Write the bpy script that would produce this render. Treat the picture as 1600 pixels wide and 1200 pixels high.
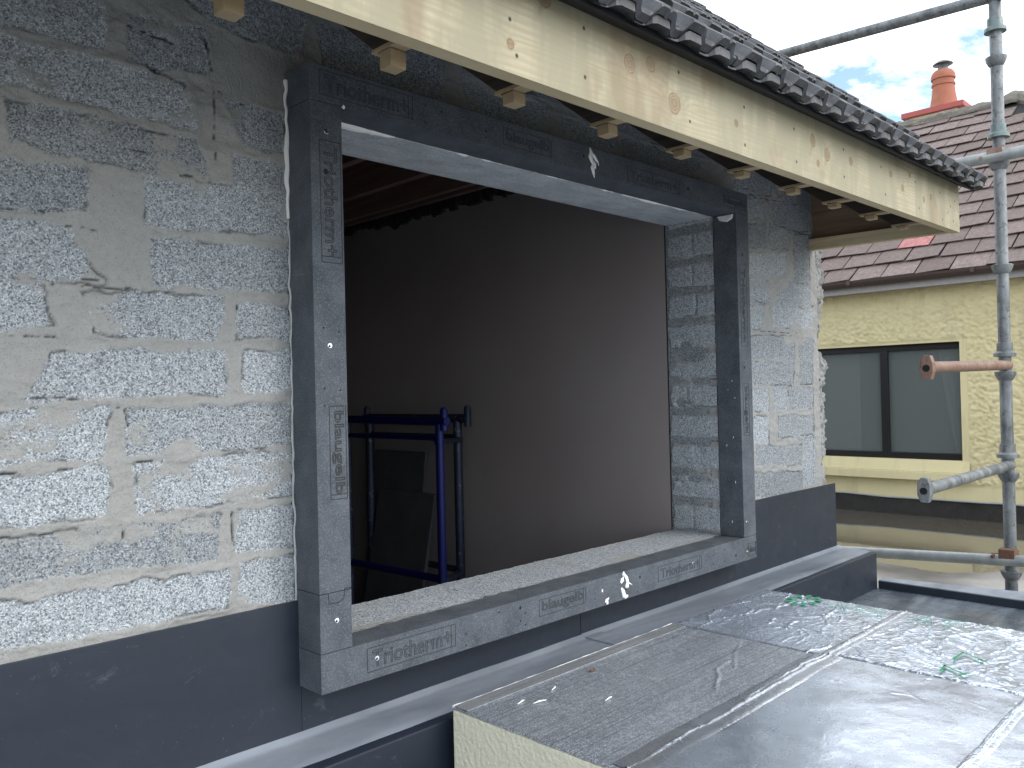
import bpy, bmesh, math, random
import numpy as np
from mathutils import Matrix, Vector
for o in list(bpy.data.objects): bpy.data.objects.remove(o)
S = bpy.context.scene
COL = S.collection
random.seed(7)
R = math.radians
# ------------------------------------------------------------------ camera
cam_d = bpy.data.cameras.new('camera'); cam = bpy.data.objects.new('camera', cam_d); COL.objects.link(cam)
rt = Vector((0.70563911, -0.70818631, -0.02335791)); up = Vector((0.00878672, -0.02421665, 0.99966812)); fw = Vector((0.70851693, 0.70561016, 0.01086558))
M = Matrix(((rt.x, up.x, -fw.x, -0.9132), (rt.y, up.y, -fw.y, -1.5734), (rt.z, up.z, -fw.z, 0.6078), (0, 0, 0, 1)))
cam.matrix_world = M
cam_d.sensor_width = 36; cam_d.lens = 1290.07 * 36 / 1600; cam_d.clip_start = .02; cam_d.clip_end = 2000
S.camera = cam
S.view_settings.view_transform = 'Standard'; S.view_settings.look = 'None'; S.view_settings.gamma = 1
S.view_settings.exposure = 1.10
# ------------------------------------------------------------------ sky
SUN_EL, SUN_AZ = 38.0, 160.0        # azimuth from +Y, clockwise
W = bpy.data.worlds.new('World'); S.world = W; W.use_nodes = True
nt = W.node_tree; nd = nt.nodes; lk = nt.links
bg = nd['Background']; bg.inputs['Strength'].default_value = .15
sky = nd.new('ShaderNodeTexSky'); sky.sky_type = 'NISHITA'; sky.sun_disc = False
sky.sun_elevation = R(SUN_EL); sky.sun_rotation = R(SUN_AZ); sky.dust_density = 1.2; sky.air_density = 1.0
tc = nd.new('ShaderNodeTexCoord')
mp = nd.new('ShaderNodeMapping'); mp.inputs['Scale'].default_value = (1, 1, 1.9); mp.inputs['Location'].default_value = (.35, .1, .25)
n1 = nd.new('ShaderNodeTexNoise'); n1.inputs['Scale'].default_value = 3.1; n1.inputs['Detail'].default_value = 9; n1.inputs['Roughness'].default_value = .58; n1.inputs['Distortion'].default_value = .25
r1 = nd.new('ShaderNodeValToRGB'); r1.color_ramp.elements[0].position = .42; r1.color_ramp.elements[1].position = .50
n2 = nd.new('ShaderNodeTexNoise'); n2.inputs['Scale'].default_value = 5; n2.inputs['Detail'].default_value = 7
r2 = nd.new('ShaderNodeValToRGB'); r2.color_ramp.elements[0].position = .36; r2.color_ramp.elements[0].color = (5.2, 5.7, 6.3, 1); r2.color_ramp.elements[1].position = .56; r2.color_ramp.elements[1].color = (8.6, 8.9, 9.2, 1)
mx = nd.new('ShaderNodeMix'); mx.data_type = 'RGBA'
lk.new(tc.outputs['Generated'], mp.inputs[0]); lk.new(mp.outputs[0], n1.inputs[0]); lk.new(mp.outputs[0], n2.inputs[0])
lk.new(n1.outputs[0], r1.inputs[0]); lk.new(n2.outputs[0], r2.inputs[0])
lk.new(r1.outputs[0], mx.inputs[0]); lk.new(sky.outputs[0], mx.inputs[6]); lk.new(r2.outputs[0], mx.inputs[7]); lk.new(mx.outputs[2], bg.inputs[0])
sd = bpy.data.lights.new('sun', 'SUN'); sun = bpy.data.objects.new('sun', sd); COL.objects.link(sun)
sd.energy = .8; sd.angle = R(30); sd.color = (1, .96, .9)
az = R(SUN_AZ); el = R(SUN_EL)
sdir = Vector((math.sin(az) * math.cos(el), math.cos(az) * math.cos(el), math.sin(el)))
sun.rotation_euler = sdir.to_track_quat('Z', 'Y').to_euler()

# ------------------------------------------------------------------ numpy noise
def vnoise(x, y, seed=0):
    xi = np.floor(x).astype(np.int64); yi = np.floor(y).astype(np.int64); fx = x - xi; fy = y - yi
    fx = fx * fx * (3 - 2 * fx); fy = fy * fy * (3 - 2 * fy)
    def h(a, b):
        n = (a * 374761393 + b * 668265263 + seed * 1442695041) & 0x7fffffff
        n = ((n ^ (n >> 13)) * 1274126177) & 0x7fffffff
        n = n ^ (n >> 16)
        return (n & 0xffff) / 65535.0
    return (h(xi, yi) * (1 - fx) + h(xi + 1, yi) * fx) * (1 - fy) + (h(xi, yi + 1) * (1 - fx) + h(xi + 1, yi + 1) * fx) * fy
def fbm(x, y, seed=0, o=4, g=.5):
    s = 0; a = 1; t = 0
    for k in range(o):
        s = s + a * vnoise(x * 2 ** k + 17 * k, y * 2 ** k + 31 * k, seed + k); t += a; a *= g
    return s / t
def sstep(a, b, x):
    t = np.clip((x - a) / (b - a), 0, 1); return t * t * (3 - 2 * t)
def segd(x, y, s):
    ax, ay, bx, by = s; dx, dy = bx - ax, by - ay; L = dx * dx + dy * dy + 1e-12
    t = np.clip(((x - ax) * dx + (y - ay) * dy) / L, 0, 1)
    return np.hypot(x - ax - t * dx, y - ay - t * dy), t

# ------------------------------------------------------------------ materials
class NT:
    def __init__(s, name):
        s.m = bpy.data.materials.new(name); s.m.use_nodes = True; s.t = s.m.node_tree; s.b = s.t.nodes['Principled BSDF']
        s.tc = s.t.nodes.new('ShaderNodeTexCoord')
    def n(s, typ, **k):
        o = s.t.nodes.new(typ)
        for a, b in k.items():
            if a in o.inputs.keys() if not hasattr(o, a) else False: o.inputs[a].default_value = b
            elif hasattr(o, a): setattr(o, a, b)
        return o
    def l(s, a, b): s.t.links.new(a, b)
    def mapped(s, scale=(1, 1, 1), rot=(0, 0, 0)):
        m = s.t.nodes.new('ShaderNodeMapping'); m.inputs['Scale'].default_value = scale; m.inputs['Rotation'].default_value = rot
        s.l(s.tc.outputs['Object'], m.inputs[0]); return m.outputs[0]
    def noise(s, scale, detail=4, rough=.5, vec=None, dist=0):
        o = s.t.nodes.new('ShaderNodeTexNoise'); o.inputs['Scale'].default_value = scale; o.inputs['Detail'].default_value = detail
        o.inputs['Roughness'].default_value = rough; o.inputs['Distortion'].default_value = dist
        s.l(vec if vec is not None else s.tc.outputs['Object'], o.inputs[0]); return o.outputs[0]
    def vor(s, scale, vec=None, out='Color', feat='F1'):
        o = s.t.nodes.new('ShaderNodeTexVoronoi'); o.inputs['Scale'].default_value = scale; o.feature = feat
        s.l(vec if vec is not None else s.tc.outputs['Object'], o.inputs['Vector']); return o.outputs[out]
    def ramp(s, fac, *st):
        o = s.t.nodes.new('ShaderNodeValToRGB'); e = o.color_ramp.elements
        while len(e) < len(st): e.new(.5)
        for i, (p, c) in enumerate(st):
            e[i].position = p; c = (c, c, c) if isinstance(c, (int, float)) else c; e[i].color = (*c[:3], 1)
        s.l(fac, o.inputs[0]); return o.outputs[0]
    def mix(s, f, a, b, blend='MIX'):
        o = s.t.nodes.new('ShaderNodeMix'); o.data_type = 'RGBA'; o.blend_type = blend
        for v, i in ((f, 0), (a, 6), (b, 7)):
            if isinstance(v, (int, float)): o.inputs[i].default_value = v if i == 0 else (v, v, v, 1)
            elif isinstance(v, tuple): o.inputs[i].default_value = (*v, 1)
            else: s.l(v, o.inputs[i])
        return o.outputs[2]
    def math(s, op, a, b=0.0):
        o = s.t.nodes.new('ShaderNodeMath'); o.operation = op
        for i, v in enumerate((a, b)):
            if isinstance(v, (int, float)): o.inputs[i].default_value = v
            else: s.l(v, o.inputs[i])
        return o.outputs[0]
    def attr(s, name):
        o = s.t.nodes.new('ShaderNodeAttribute'); o.attribute_name = name; return o.outputs['Fac']
    def color(s, c):
        if isinstance(c, tuple): s.b.inputs['Base Color'].default_value = (*c, 1)
        else: s.l(c, s.b.inputs['Base Color'])
    def rough(s, r):
        if isinstance(r, (int, float)): s.b.inputs['Roughness'].default_value = r
        else: s.l(r, s.b.inputs['Roughness'])
    def bump(s, h, dist, strength=1.0):
        o = s.t.nodes.new('ShaderNodeBump'); o.inputs['Distance'].default_value = dist; o.inputs['Strength'].default_value = strength
        s.l(h, o.inputs['Height'])
        if s.b.inputs['Normal'].links: s.l(s.b.inputs['Normal'].links[0].from_socket, o.inputs['Normal'])
        s.l(o.outputs[0], s.b.inputs['Normal'])
    def spec(s, v): s.b.inputs['Specular IOR Level'].default_value = v
MAT = {}
def simple(name, col, rough=.6, metal=0, var=.25, sc=30, bump=0, spec=.5):
    t = NT(name); nz = t.noise(sc, 6, .6)
    t.color(t.mix(nz, tuple(c * (1 - var) for c in col), tuple(min(1, c * (1 + var)) for c in col)))
    t.rough(rough); t.b.inputs['Metallic'].default_value = metal; t.spec(spec)
    if bump: t.bump(t.noise(sc * 4, 5, .6), bump)
    MAT[name] = t.m; return t.m

def mk_block():
    t = NT('block')
    v = t.vor(470)
    sx = t.t.nodes.new('ShaderNodeSeparateColor'); t.l(v, sx.inputs[0])
    agg = t.ramp(sx.outputs[0], (0, (.19, .206, .220)), (.3, (.275, .299, .315)), (.7, (.355, .383, .402)), (1, (.55, .585, .61)))
    big = t.noise(7, 3)
    agg = t.mix(t.ramp(big, (.3, .0), (.7, 1.0)), agg, t.mix(.6, agg, (1.05, 1.05, 1.05), 'MULTIPLY'))
    v2 = t.vor(360); sx2 = t.t.nodes.new('ShaderNodeSeparateColor'); t.l(v2, sx2.inputs[0])
    pitm = t.ramp(sx2.outputs[1], (.13, 1), (.17, 0))
    agg = t.mix(t.math('MULTIPLY', pitm, .75), agg, (.10, .108, .125))
    pl = t.attr('tone'); agg = t.mix(1.0, agg, t.ramp(pl, (0, .74), (1, 1.14)), 'MULTIPLY')
    mor = t.mix(t.noise(60, 6, .7), (.295, .295, .282), (.40, .40, .384))
    mor = t.mix(t.ramp(t.noise(6, 4), (.35, 0), (.65, 1)), mor, t.mix(.5, mor, (.80, .81, .80), 'MULTIPLY'))
    mor = t.mix(t.ramp(t.noise(300, 3, .7), (.56, 0), (.68, .7)), mor, (.17, .17, .165))
    f0_ = t.attr('mortar')
    f = t.ramp(t.math('ADD', f0_, t.math('MULTIPLY', t.math('SUBTRACT', t.noise(150, 4, .75), .5), 1.7)), (.36, 0), (.62, 1))
    c = t.mix(f, agg, mor)
    c = t.mix(t.math('MULTIPLY', t.attr('crack'), .85), c, (.03, .03, .03))
    t.color(c); t.rough(.92); t.spec(.2)
    hb = t.math('ADD', t.math('MULTIPLY', t.math('SUBTRACT', 1.0, pitm), .7), t.math('MULTIPLY', sx.outputs[1], .6))
    hb = t.math('MULTIPLY', hb, t.math('SUBTRACT', 1.0, t.math('MULTIPLY', f, .85)))
    t.bump(hb, .0016, .9)
    t.bump(t.math('MULTIPLY', t.noise(75, 6, .75), f), .006, .8)
    t.bump(t.noise(420, 3, .8), .0006, .7)
    MAT['block'] = t.m
mk_block()
def mk_foam():
    t = NT('graphite_foam')
    c = t.mix(t.ramp(t.noise(14, 7, .62), (.32, 0), (.72, 1)), (.047, .055, .066), (.092, .103, .118))
    c = t.mix(t.ramp(t.noise(380, 2, .6), (.50, 0), (.70, .5)), c, (.2, .215, .23))
    c = t.mix(t.ramp(t.noise(9, 6, .7, vec=t.mapped((1, 1, 5)), dist=.6), (.62, 0), (.8, .4)), c, (.24, .25, .26))
    t.color(c); t.rough(.78); t.spec(.25)
    t.bump(t.noise(350, 3, .7), .0006, .6); MAT['foam'] = t.m
mk_foam()
simple('foam_groove', (.035, .037, .04), .9)
def mk_membrane(name, base, dust_sheen, lo, hi, rough=.45):
    t = NT(name)
    d = t.ramp(t.noise(5, 6, .6, vec=t.mapped((.25, 1, 1)), dist=.5), (lo, 0), (hi, 1))
    c = t.mix(d, base, dust_sheen)
    c = t.mix(t.ramp(t.noise(120, 3, .8), (.70, 0), (.76, .5)), c, (.3, .32, .34))
    t.color(c); t.rough(t.ramp(t.noise(12, 5), (.3, rough - .08), (.7, rough + .12))); t.spec(.5)
    t.bump(t.noise(3.5, 5), .010, .6)
    sc_ = t.noise(7, 7, .75, vec=t.mapped((1, 1, 2.2), (0, .5, 0)), dist=1.2); c2 = t.mix(t.ramp(sc_, (.60, 0), (.74, .35)), c, (.16, .18, .21)); t.color(c2); MAT[name] = t.m
mk_membrane('membrane', (.009, .0145, .026), (.014, .021, .034), .4, .7, .55)
mk_membrane('membrane_dust_sheen', (.12, .137, .162), (.25, .277, .315), .33, .62, .40)  # same membrane, paler on top: dust plus grazing sky reflection painted into the colour
mk_membrane('membrane_deck', (.055, .068, .085), (.15, .175, .205), .45, .62, .25)
def mk_wood(name, light, dark, knotc=(.22, .12, .06)):
    t = NT(name)
    g = t.attr('grain')
    c = t.ramp(g, (0, dark), (1, light))
    fine = t.noise(1, 5, .65, vec=t.mapped((6, 180, 180)))
    c = t.mix(t.ramp(fine, (.3, 0), (.7, 1)), t.mix(.55, c, (.80, .76, .66), 'MULTIPLY'), c)
    c = t.mix(t.ramp(t.noise(9, 6, .65, vec=t.mapped((1, 1, .3)), dist=.5), (.38, 0), (.56, .85)), c, (.30, .275, .19))
    c = t.mix(t.attr('knot'), c, knotc)
    c = t.mix(t.attr('hole'), c, (.02, .018, .015))
    t.color(c); t.rough(.72); t.spec(.25); t.bump(fine, .0008, .5); MAT[name] = t.m
mk_wood('pine', (.475, .43, .315), (.34, .295, .20), (.20, .115, .06))
simple('batten_wood', (.34, .255, .15), .75, sc=25, var=.35, bump=.0006)
def mk_plain_wood(name, a, b):
    t = NT(name)
    g = t.noise(1, 6, .6, vec=t.mapped((3, 3, 60)), dist=.3)
    t.color(t.ramp(g, (.3, a), (.7, b))); t.rough(.8); MAT[name] = t.m
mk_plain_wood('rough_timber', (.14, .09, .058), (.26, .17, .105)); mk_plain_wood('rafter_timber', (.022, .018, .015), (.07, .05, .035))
mk_plain_wood('return_timber', (.42, .33, .19), (.58, .48, .30))
mk_plain_wood('joist_timber', (.12, .07, .055), (.21, .135, .105))
simple('felt', (.02, .019, .018), .95, sc=12)
simple('eave_tray', (.010, .011, .013), .7, spec=.2)
def mk_tile():
    t = NT('concrete_tile')
    c = t.mix(t.ramp(t.noise(22, 7, .65), (.35, 0), (.7, 1)), (.020, .021, .0235), (.070, .072, .077))
    c = t.mix(t.ramp(t.noise(160, 3, .8), (.62, 0), (.75, .6)), c, (.2, .2, .2))
    t.color(c); t.rough(t.ramp(t.noise(30, 4), (.3, .34), (.7, .55))); t.bump(t.noise(120, 4, .7), .0012, .7); MAT['tile'] = t.m
mk_tile()
def mk_plaster():
    t = NT('brown_plaster')
    c = t.mix(t.ramp(t.noise(1.7, 4, .5), (.3, 0), (.7, 1)), (.25, .217, .208), (.295, .262, .255))
    c = t.mix(t.ramp(t.noise(18, 4, .8), (.70, 0), (.78, .5)), c, (.12, .095, .09))
    t.color(c); t.rough(.75); t.bump(t.noise(30, 4), .001, .4); MAT['plaster'] = t.m
mk_plaster()
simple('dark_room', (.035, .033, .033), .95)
simple('concrete_lintel', (.30, .315, .33), .85, sc=16, var=.22, bump=.0012)
def mk_lintel():
    t = NT('lintel_concrete')
    c = t.mix(t.ramp(t.noise(10, 8, .7, vec=t.mapped((1, 2.2, 1))), (.3, 0), (.7, 1)), (.34, .355, .37), (.56, .58, .60))
    c = t.mix(t.ramp(t.noise(160, 3, .8), (.52, 0), (.62, .6)), c, (.20, .21, .22))
    c = t.mix(t.ramp(t.noise(4, 3, .6, vec=t.mapped((.6, 9, 1))), (.66, 0), (.72, .7)), c, (.10, .095, .09))
    t.color(c); t.rough(.85); t.bump(t.noise(90, 5, .7, vec=t.mapped((.3, 1, 1))), .0015); MAT['lintel'] = t.m
mk_lintel()
simple('white_foam', (.80, .80, .77), .7, var=.06, sc=60, bump=.001)
simple('sealant', (.42, .43, .42), .8, var=.3, sc=60, bump=.001)
simple('screw_steel', (.7, .7, .72), .25, metal=1)
simple('hole_dark', (.006, .006, .007), .9)
simple('pir_foam', (.74, .71, .55), .85, var=.08, sc=22, bump=.006)
def mk_foil(name, base, rough, bumps, metal=.85, grain=0.0):
    t = NT(name)
    c = t.mix(t.ramp(t.noise(9, 5, .6), (.3, 0), (.7, 1)), tuple(x * .88 for x in base), base)
    if grain:
        ln = t.noise(1, 4, .7, vec=t.mapped((2.2, 260, 5)))
        sp = t.noise(330, 2, .6)
        c = t.mix(t.ramp(t.noise(6, 5, .6, vec=t.mapped((.5, 1, 1))), (.4, 0), (.66, .5)), c, (.42, .44, .47))
        c = t.mix(t.ramp(t.math('ADD', sp, t.math('MULTIPLY', t.math('SUBTRACT', t.noise(90, 4, .8), .5), .6)), (.50, 0), (.62, grain)), c, (.80, .83, .87))
        c = t.mix(t.ramp(ln, (.50, 0), (.66, .55)), c, (.10, .105, .115))
        t.bump(sp, .0007, .6); t.bump(ln, .0005, .35)
    t.color(c); t.rough(t.ramp(t.noise(20, 5, .6), (.3, rough - .06), (.7, rough + .1))); t.b.inputs['Metallic'].default_value = metal
    if bumps > .8: t.bump(t.ramp(t.noise(20, 2, .5, dist=1.2), (.45, 0), (.5, 1), (.55, 0)), .0012 * bumps, .4)
    if bumps: t.bump(t.noise(38, 3, .55, dist=.8), .0030 * bumps, .5); t.bump(t.noise(140, 2, .6), .0007 * bumps, .6)
    MAT[name] = t.m
mk_foil('foil', (.80, .88, 1.0), .22, 1.0)
mk_foil('foil_smooth', (.78, .85, .95), .24, .35)
mk_foil('foil_embossed', (.29, .32, .36), .40, .4, metal=.6, grain=.8)
mk_foil('foil_margin', (.42, .43, .44), .38, 1.0, metal=.6, grain=.25)
mk_foil('foil_tape', (.62, .65, .69), .26, .8)
simple('green_ink', (.02, .26, .12), .5)
def mk_render(name, smooth):
    t = NT(name)
    c = t.mix(t.ramp(t.noise(3, 5, .6), (.3, 0), (.7, 1)), (.60, .525, .30), (.67, .59, .35))
    c = t.mix(t.ramp(t.noise(25, 5, .7), (.62, 0), (.75, .35)), c, (.42, .35, .20))
    c = t.mix(t.ramp(t.noise(3, 6, .7, vec=t.mapped((1, 3, .5))), (.52, 0), (.72, .45)), c, (.40, .35, .23))
    t.color(c); t.rough(.85); t.spec(.2)
    if not smooth: t.bump(t.noise(34, 4, .55, dist=.6), .022, .9)
    MAT[name] = t.m
mk_render('yellow_pebbledash', False); mk_render('yellow_smooth', True)
def mk_slate():
    t = NT('slate')
    g = t.attr('tint')
    c = t.ramp(g, (0, (.155, .112, .098)), (.5, (.205, .152, .137)), (.94, (.26, .20, .18)), (.95, (.50, .19, .18)), (1, (.50, .19, .18)))
    c = t.mix(t.ramp(t.noise(28, 7, .8), (.38, 0), (.66, .8)), c, (.075, .058, .052))
    c = t.mix(t.ramp(t.noise(30, 4, .8), (.66, 0), (.78, .6)), c, (.36, .33, .30))
    t.color(c); t.rough(.85); t.bump(t.noise(60, 4, .7), .003, .6); MAT['slate'] = t.m
mk_slate()
simple('mossy_ridge', (.17, .155, .13), .95, sc=18, var=.6, bump=.01)
simple('fascia_brown', (.055, .035, .03), .5)
simple('soffit_grey', (.33, .31, .30), .6)
simple('black_frame', (.010, .010, .011), .35)
simple('curtain', (.85, .87, .85), .9, var=.05)
simple('lead', (.020, .018, .016), .75, var=.8, sc=9, bump=.012, spec=.25)
simple('terracotta', (.34, .12, .07), .8, var=.25, sc=12)
simple('chimney_red', (.36, .085, .075), .7, var=.15, sc=8)
simple('steel_cowl', (.14, .14, .15), .4, metal=.6)
t = NT('roof_concrete'); c = t.mix(t.noise(3.5, 7, .65), (.20, .19, .175), (.42, .40, .37)); c = t.mix(t.ramp(t.noise(40, 5, .8), (.55, 0), (.7, .5)), c, (.14, .13, .115))
c = t.mix(t.attr('wet'), c, (.085, .078, .066)); t.color(c); t.rough(.85); t.bump(t.noise(14, 6, .7), .01); MAT['roof_concrete'] = t.m
simple('earth', (.30, .29, .26), .95, sc=.5)
def mk_galv(name, a, b, rust=(.18, .075, .04), ra=.0):
    t = NT(name)
    c = t.mix(t.ramp(t.noise(14, 7, .7, vec=t.mapped((1, 1, .5))), (.35, 0), (.65, 1)), a, b)
    c = t.mix(t.ramp(t.noise(40, 5, .7), (.62 - ra, 0), (.70 - ra, .8)), c, rust)
    t.color(c); t.rough(.5); t.b.inputs['Metallic'].default_value = .35; t.bump(t.noise(60, 4, .7), .001, .5); MAT[name] = t.m
mk_galv('galv', (.085, .095, .10), (.26, .275, .28), (.07, .065, .055), .06)
mk_galv('galv_light', (.25, .27, .27), (.36, .38, .375), (.2, .17, .14))
mk_galv('galv_green', (.09, .13, .13), (.23, .28, .27))
mk_galv('galv_rust', (.20, .11, .08), (.31, .22, .18), ra=.08)
simple('rust', (.13, .065, .04), .85, sc=60, var=.5, bump=.001)
mk_galv('blue_paint', (.003, .006, .075), (.006, .012, .12), (.05, .05, .06), -.02); mk_galv('worn_blue', (.012, .018, .04), (.03, .04, .07), (.30, .29, .25), ra=.02)
simple('dark_sheet', (.05, .055, .06), .8, var=.55, sc=7)
t = NT('window_glass'); t.color((.15, .17, .165)); t.rough(.2); t.b.inputs['Alpha'].default_value = .62; MAT['glass'] = t.m
t = NT('puddle_water'); t.color((.10, .09, .07)); t.rough(.03); t.spec(1.0); t.b.inputs['IOR'].default_value = 1.6
t.bump(t.noise(3, 2), .003, .3); MAT['water'] = t.m

# ------------------------------------------------------------------ builders
def tag(o, label=None, cat=None, group=None, kind=None):
    for k, v in (('label', label), ('category', cat), ('group', group), ('kind', kind)):
        if v: o[k] = v
    return o
def empty(name, loc, label, cat, group=None):
    o = bpy.data.objects.new(name, None); COL.objects.link(o); o.location = loc; o.empty_display_size = .1
    return tag(o, label, cat, group)
def link(name, me, mat, parent=None, smooth=False):
    o = bpy.data.objects.new(name, me); COL.objects.link(o)
    if mat: me.materials.append(MAT[mat] if isinstance(mat, str) else mat)
    if smooth: me.polygons.foreach_set('use_smooth', [True] * len(me.polygons))
    if parent:
        o.parent = parent; o.matrix_parent_inverse = Matrix.Translation(-Vector(parent.location)) if parent.type == 'EMPTY' else Matrix.Identity(4)
        if parent.parent and parent.type != 'EMPTY': pass
    return o
class MB:
    def __init__(s): s.v = []; s.f = []
    def poly(s, pts):
        b = len(s.v); s.v += [tuple(p) for p in pts]; s.f.append(tuple(range(b, b + len(pts)))); return s
    def box(s, x0, x1, y0, y1, z0, z1):
        return s.hexa([(x0, y0, z0), (x1, y0, z0), (x1, y1, z0), (x0, y1, z0)], [(x0, y0, z1), (x1, y0, z1), (x1, y1, z1), (x0, y1, z1)])
    def hexa(s, lo, hi):
        b = len(s.v); s.v += list(lo) + list(hi); n = len(lo)
        s.f.append(tuple(b + i for i in reversed(range(n)))); s.f.append(tuple(b + n + i for i in range(n)))
        for i in range(n): j = (i + 1) % n; s.f.append((b + i, b + j, b + n + j, b + n + i))
        return s
    def tube(s, pts, r, n=14, caps=True):
        pts = [Vector(p) for p in pts]; rs = r if isinstance(r, (list, tuple)) else [r] * len(pts)
        b0 = len(s.v); prev = None
        for i, p in enumerate(pts):
            d = (pts[min(i + 1, len(pts) - 1)] - pts[max(i - 1, 0)]).normalized()
            a = Vector((0, 0, 1)) if abs(d.z) < .9 else Vector((1, 0, 0))
            u = d.cross(a).normalized(); w = d.cross(u).normalized()
            for k in range(n):
                t = 2 * math.pi * k / n; s.v.append(tuple(p + rs[i] * (math.cos(t) * u + math.sin(t) * w)))
        for i in range(len(pts) - 1):
            for k in range(n):
                a = b0 + i * n + k; c = b0 + i * n + (k + 1) % n; s.f.append((a, c, c + n, a + n))
        if caps:
            s.f.append(tuple(b0 + k for k in reversed(range(n)))); s.f.append(tuple(b0 + (len(pts) - 1) * n + k for k in range(n)))
        return s
    def lathe(s, prof, cx, cy, n=24):
        b0 = len(s.v)
        for r, z in prof:
            for k in range(n):
                t = 2 * math.pi * k / n; s.v.append((cx + r * math.cos(t), cy + r * math.sin(t), z))
        for i in range(len(prof) - 1):
            for k in range(n):
                a = b0 + i * n + k; c = b0 + i * n + (k + 1) % n; s.f.append((a, c, c + n, a + n))
        s.f.append(tuple(b0 + k for k in reversed(range(n)))); s.f.append(tuple(b0 + (len(prof) - 1) * n + k for k in range(n)))
        return s
    def build(s, name, mat, parent=None, smooth=False, bevel=0, seg=2):
        me = bpy.data.meshes.new(name); me.from_pydata(s.v, [], s.f); me.update()
        bm = bmesh.new(); bm.from_mesh(me); bmesh.ops.recalc_face_normals(bm, faces=bm.faces)
        if bevel:
            es = [e for e in bm.edges if len(e.link_faces) == 2 and e.calc_face_angle(0) > .6]
            bmesh.ops.bevel(bm, geom=es, offset=bevel, segments=seg, affect='EDGES', profile=.6)
        bm.to_mesh(me); bm.free()
        o = link(name, me, mat, parent, smooth)
        if smooth:
            try: me.set_sharp_from_angle(angle=R(40))
            except Exception: pass
        return o
def grid(name, P, mat, parent=None, attrs=None, mask=None, extra=None, smooth=True):
    """P (n,m,3) array of points; mask (n-1,m-1) of faces kept"""
    n, m = P.shape[:2]
    idx = np.arange(n * m).reshape(n, m)
    q = np.stack([idx[:-1, :-1], idx[1:, :-1], idx[1:, 1:], idx[:-1, 1:]], -1)
    q = q[mask] if mask is not None else q.reshape(-1, 4)
    used = np.zeros(n * m, bool); used[q.ravel()] = True; remap = np.cumsum(used) - 1
    V = P.reshape(-1, 3)[used]; q = remap[q]
    me = bpy.data.meshes.new(name)
    me.vertices.add(len(V)); me.vertices.foreach_set('co', V.astype(np.float32).ravel())
    me.loops.add(q.size); me.loops.foreach_set('vertex_index', q.ravel().astype(np.int32))
    me.polygons.add(len(q)); me.polygons.foreach_set('loop_start', np.arange(0, q.size, 4, dtype=np.int32))
    try: me.polygons.foreach_set('loop_total', np.full(len(q), 4, dtype=np.int32))
    except Exception: pass
    me.update(calc_edges=True); me.validate()
    for k, a in (attrs or {}).items():
        at = me.attributes.new(k, 'FLOAT', 'POINT'); at.data.foreach_set('value', np.clip(a, 0, 1).reshape(-1)[used].astype(np.float32))
    return link(name, me, mat, parent, smooth)

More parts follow.
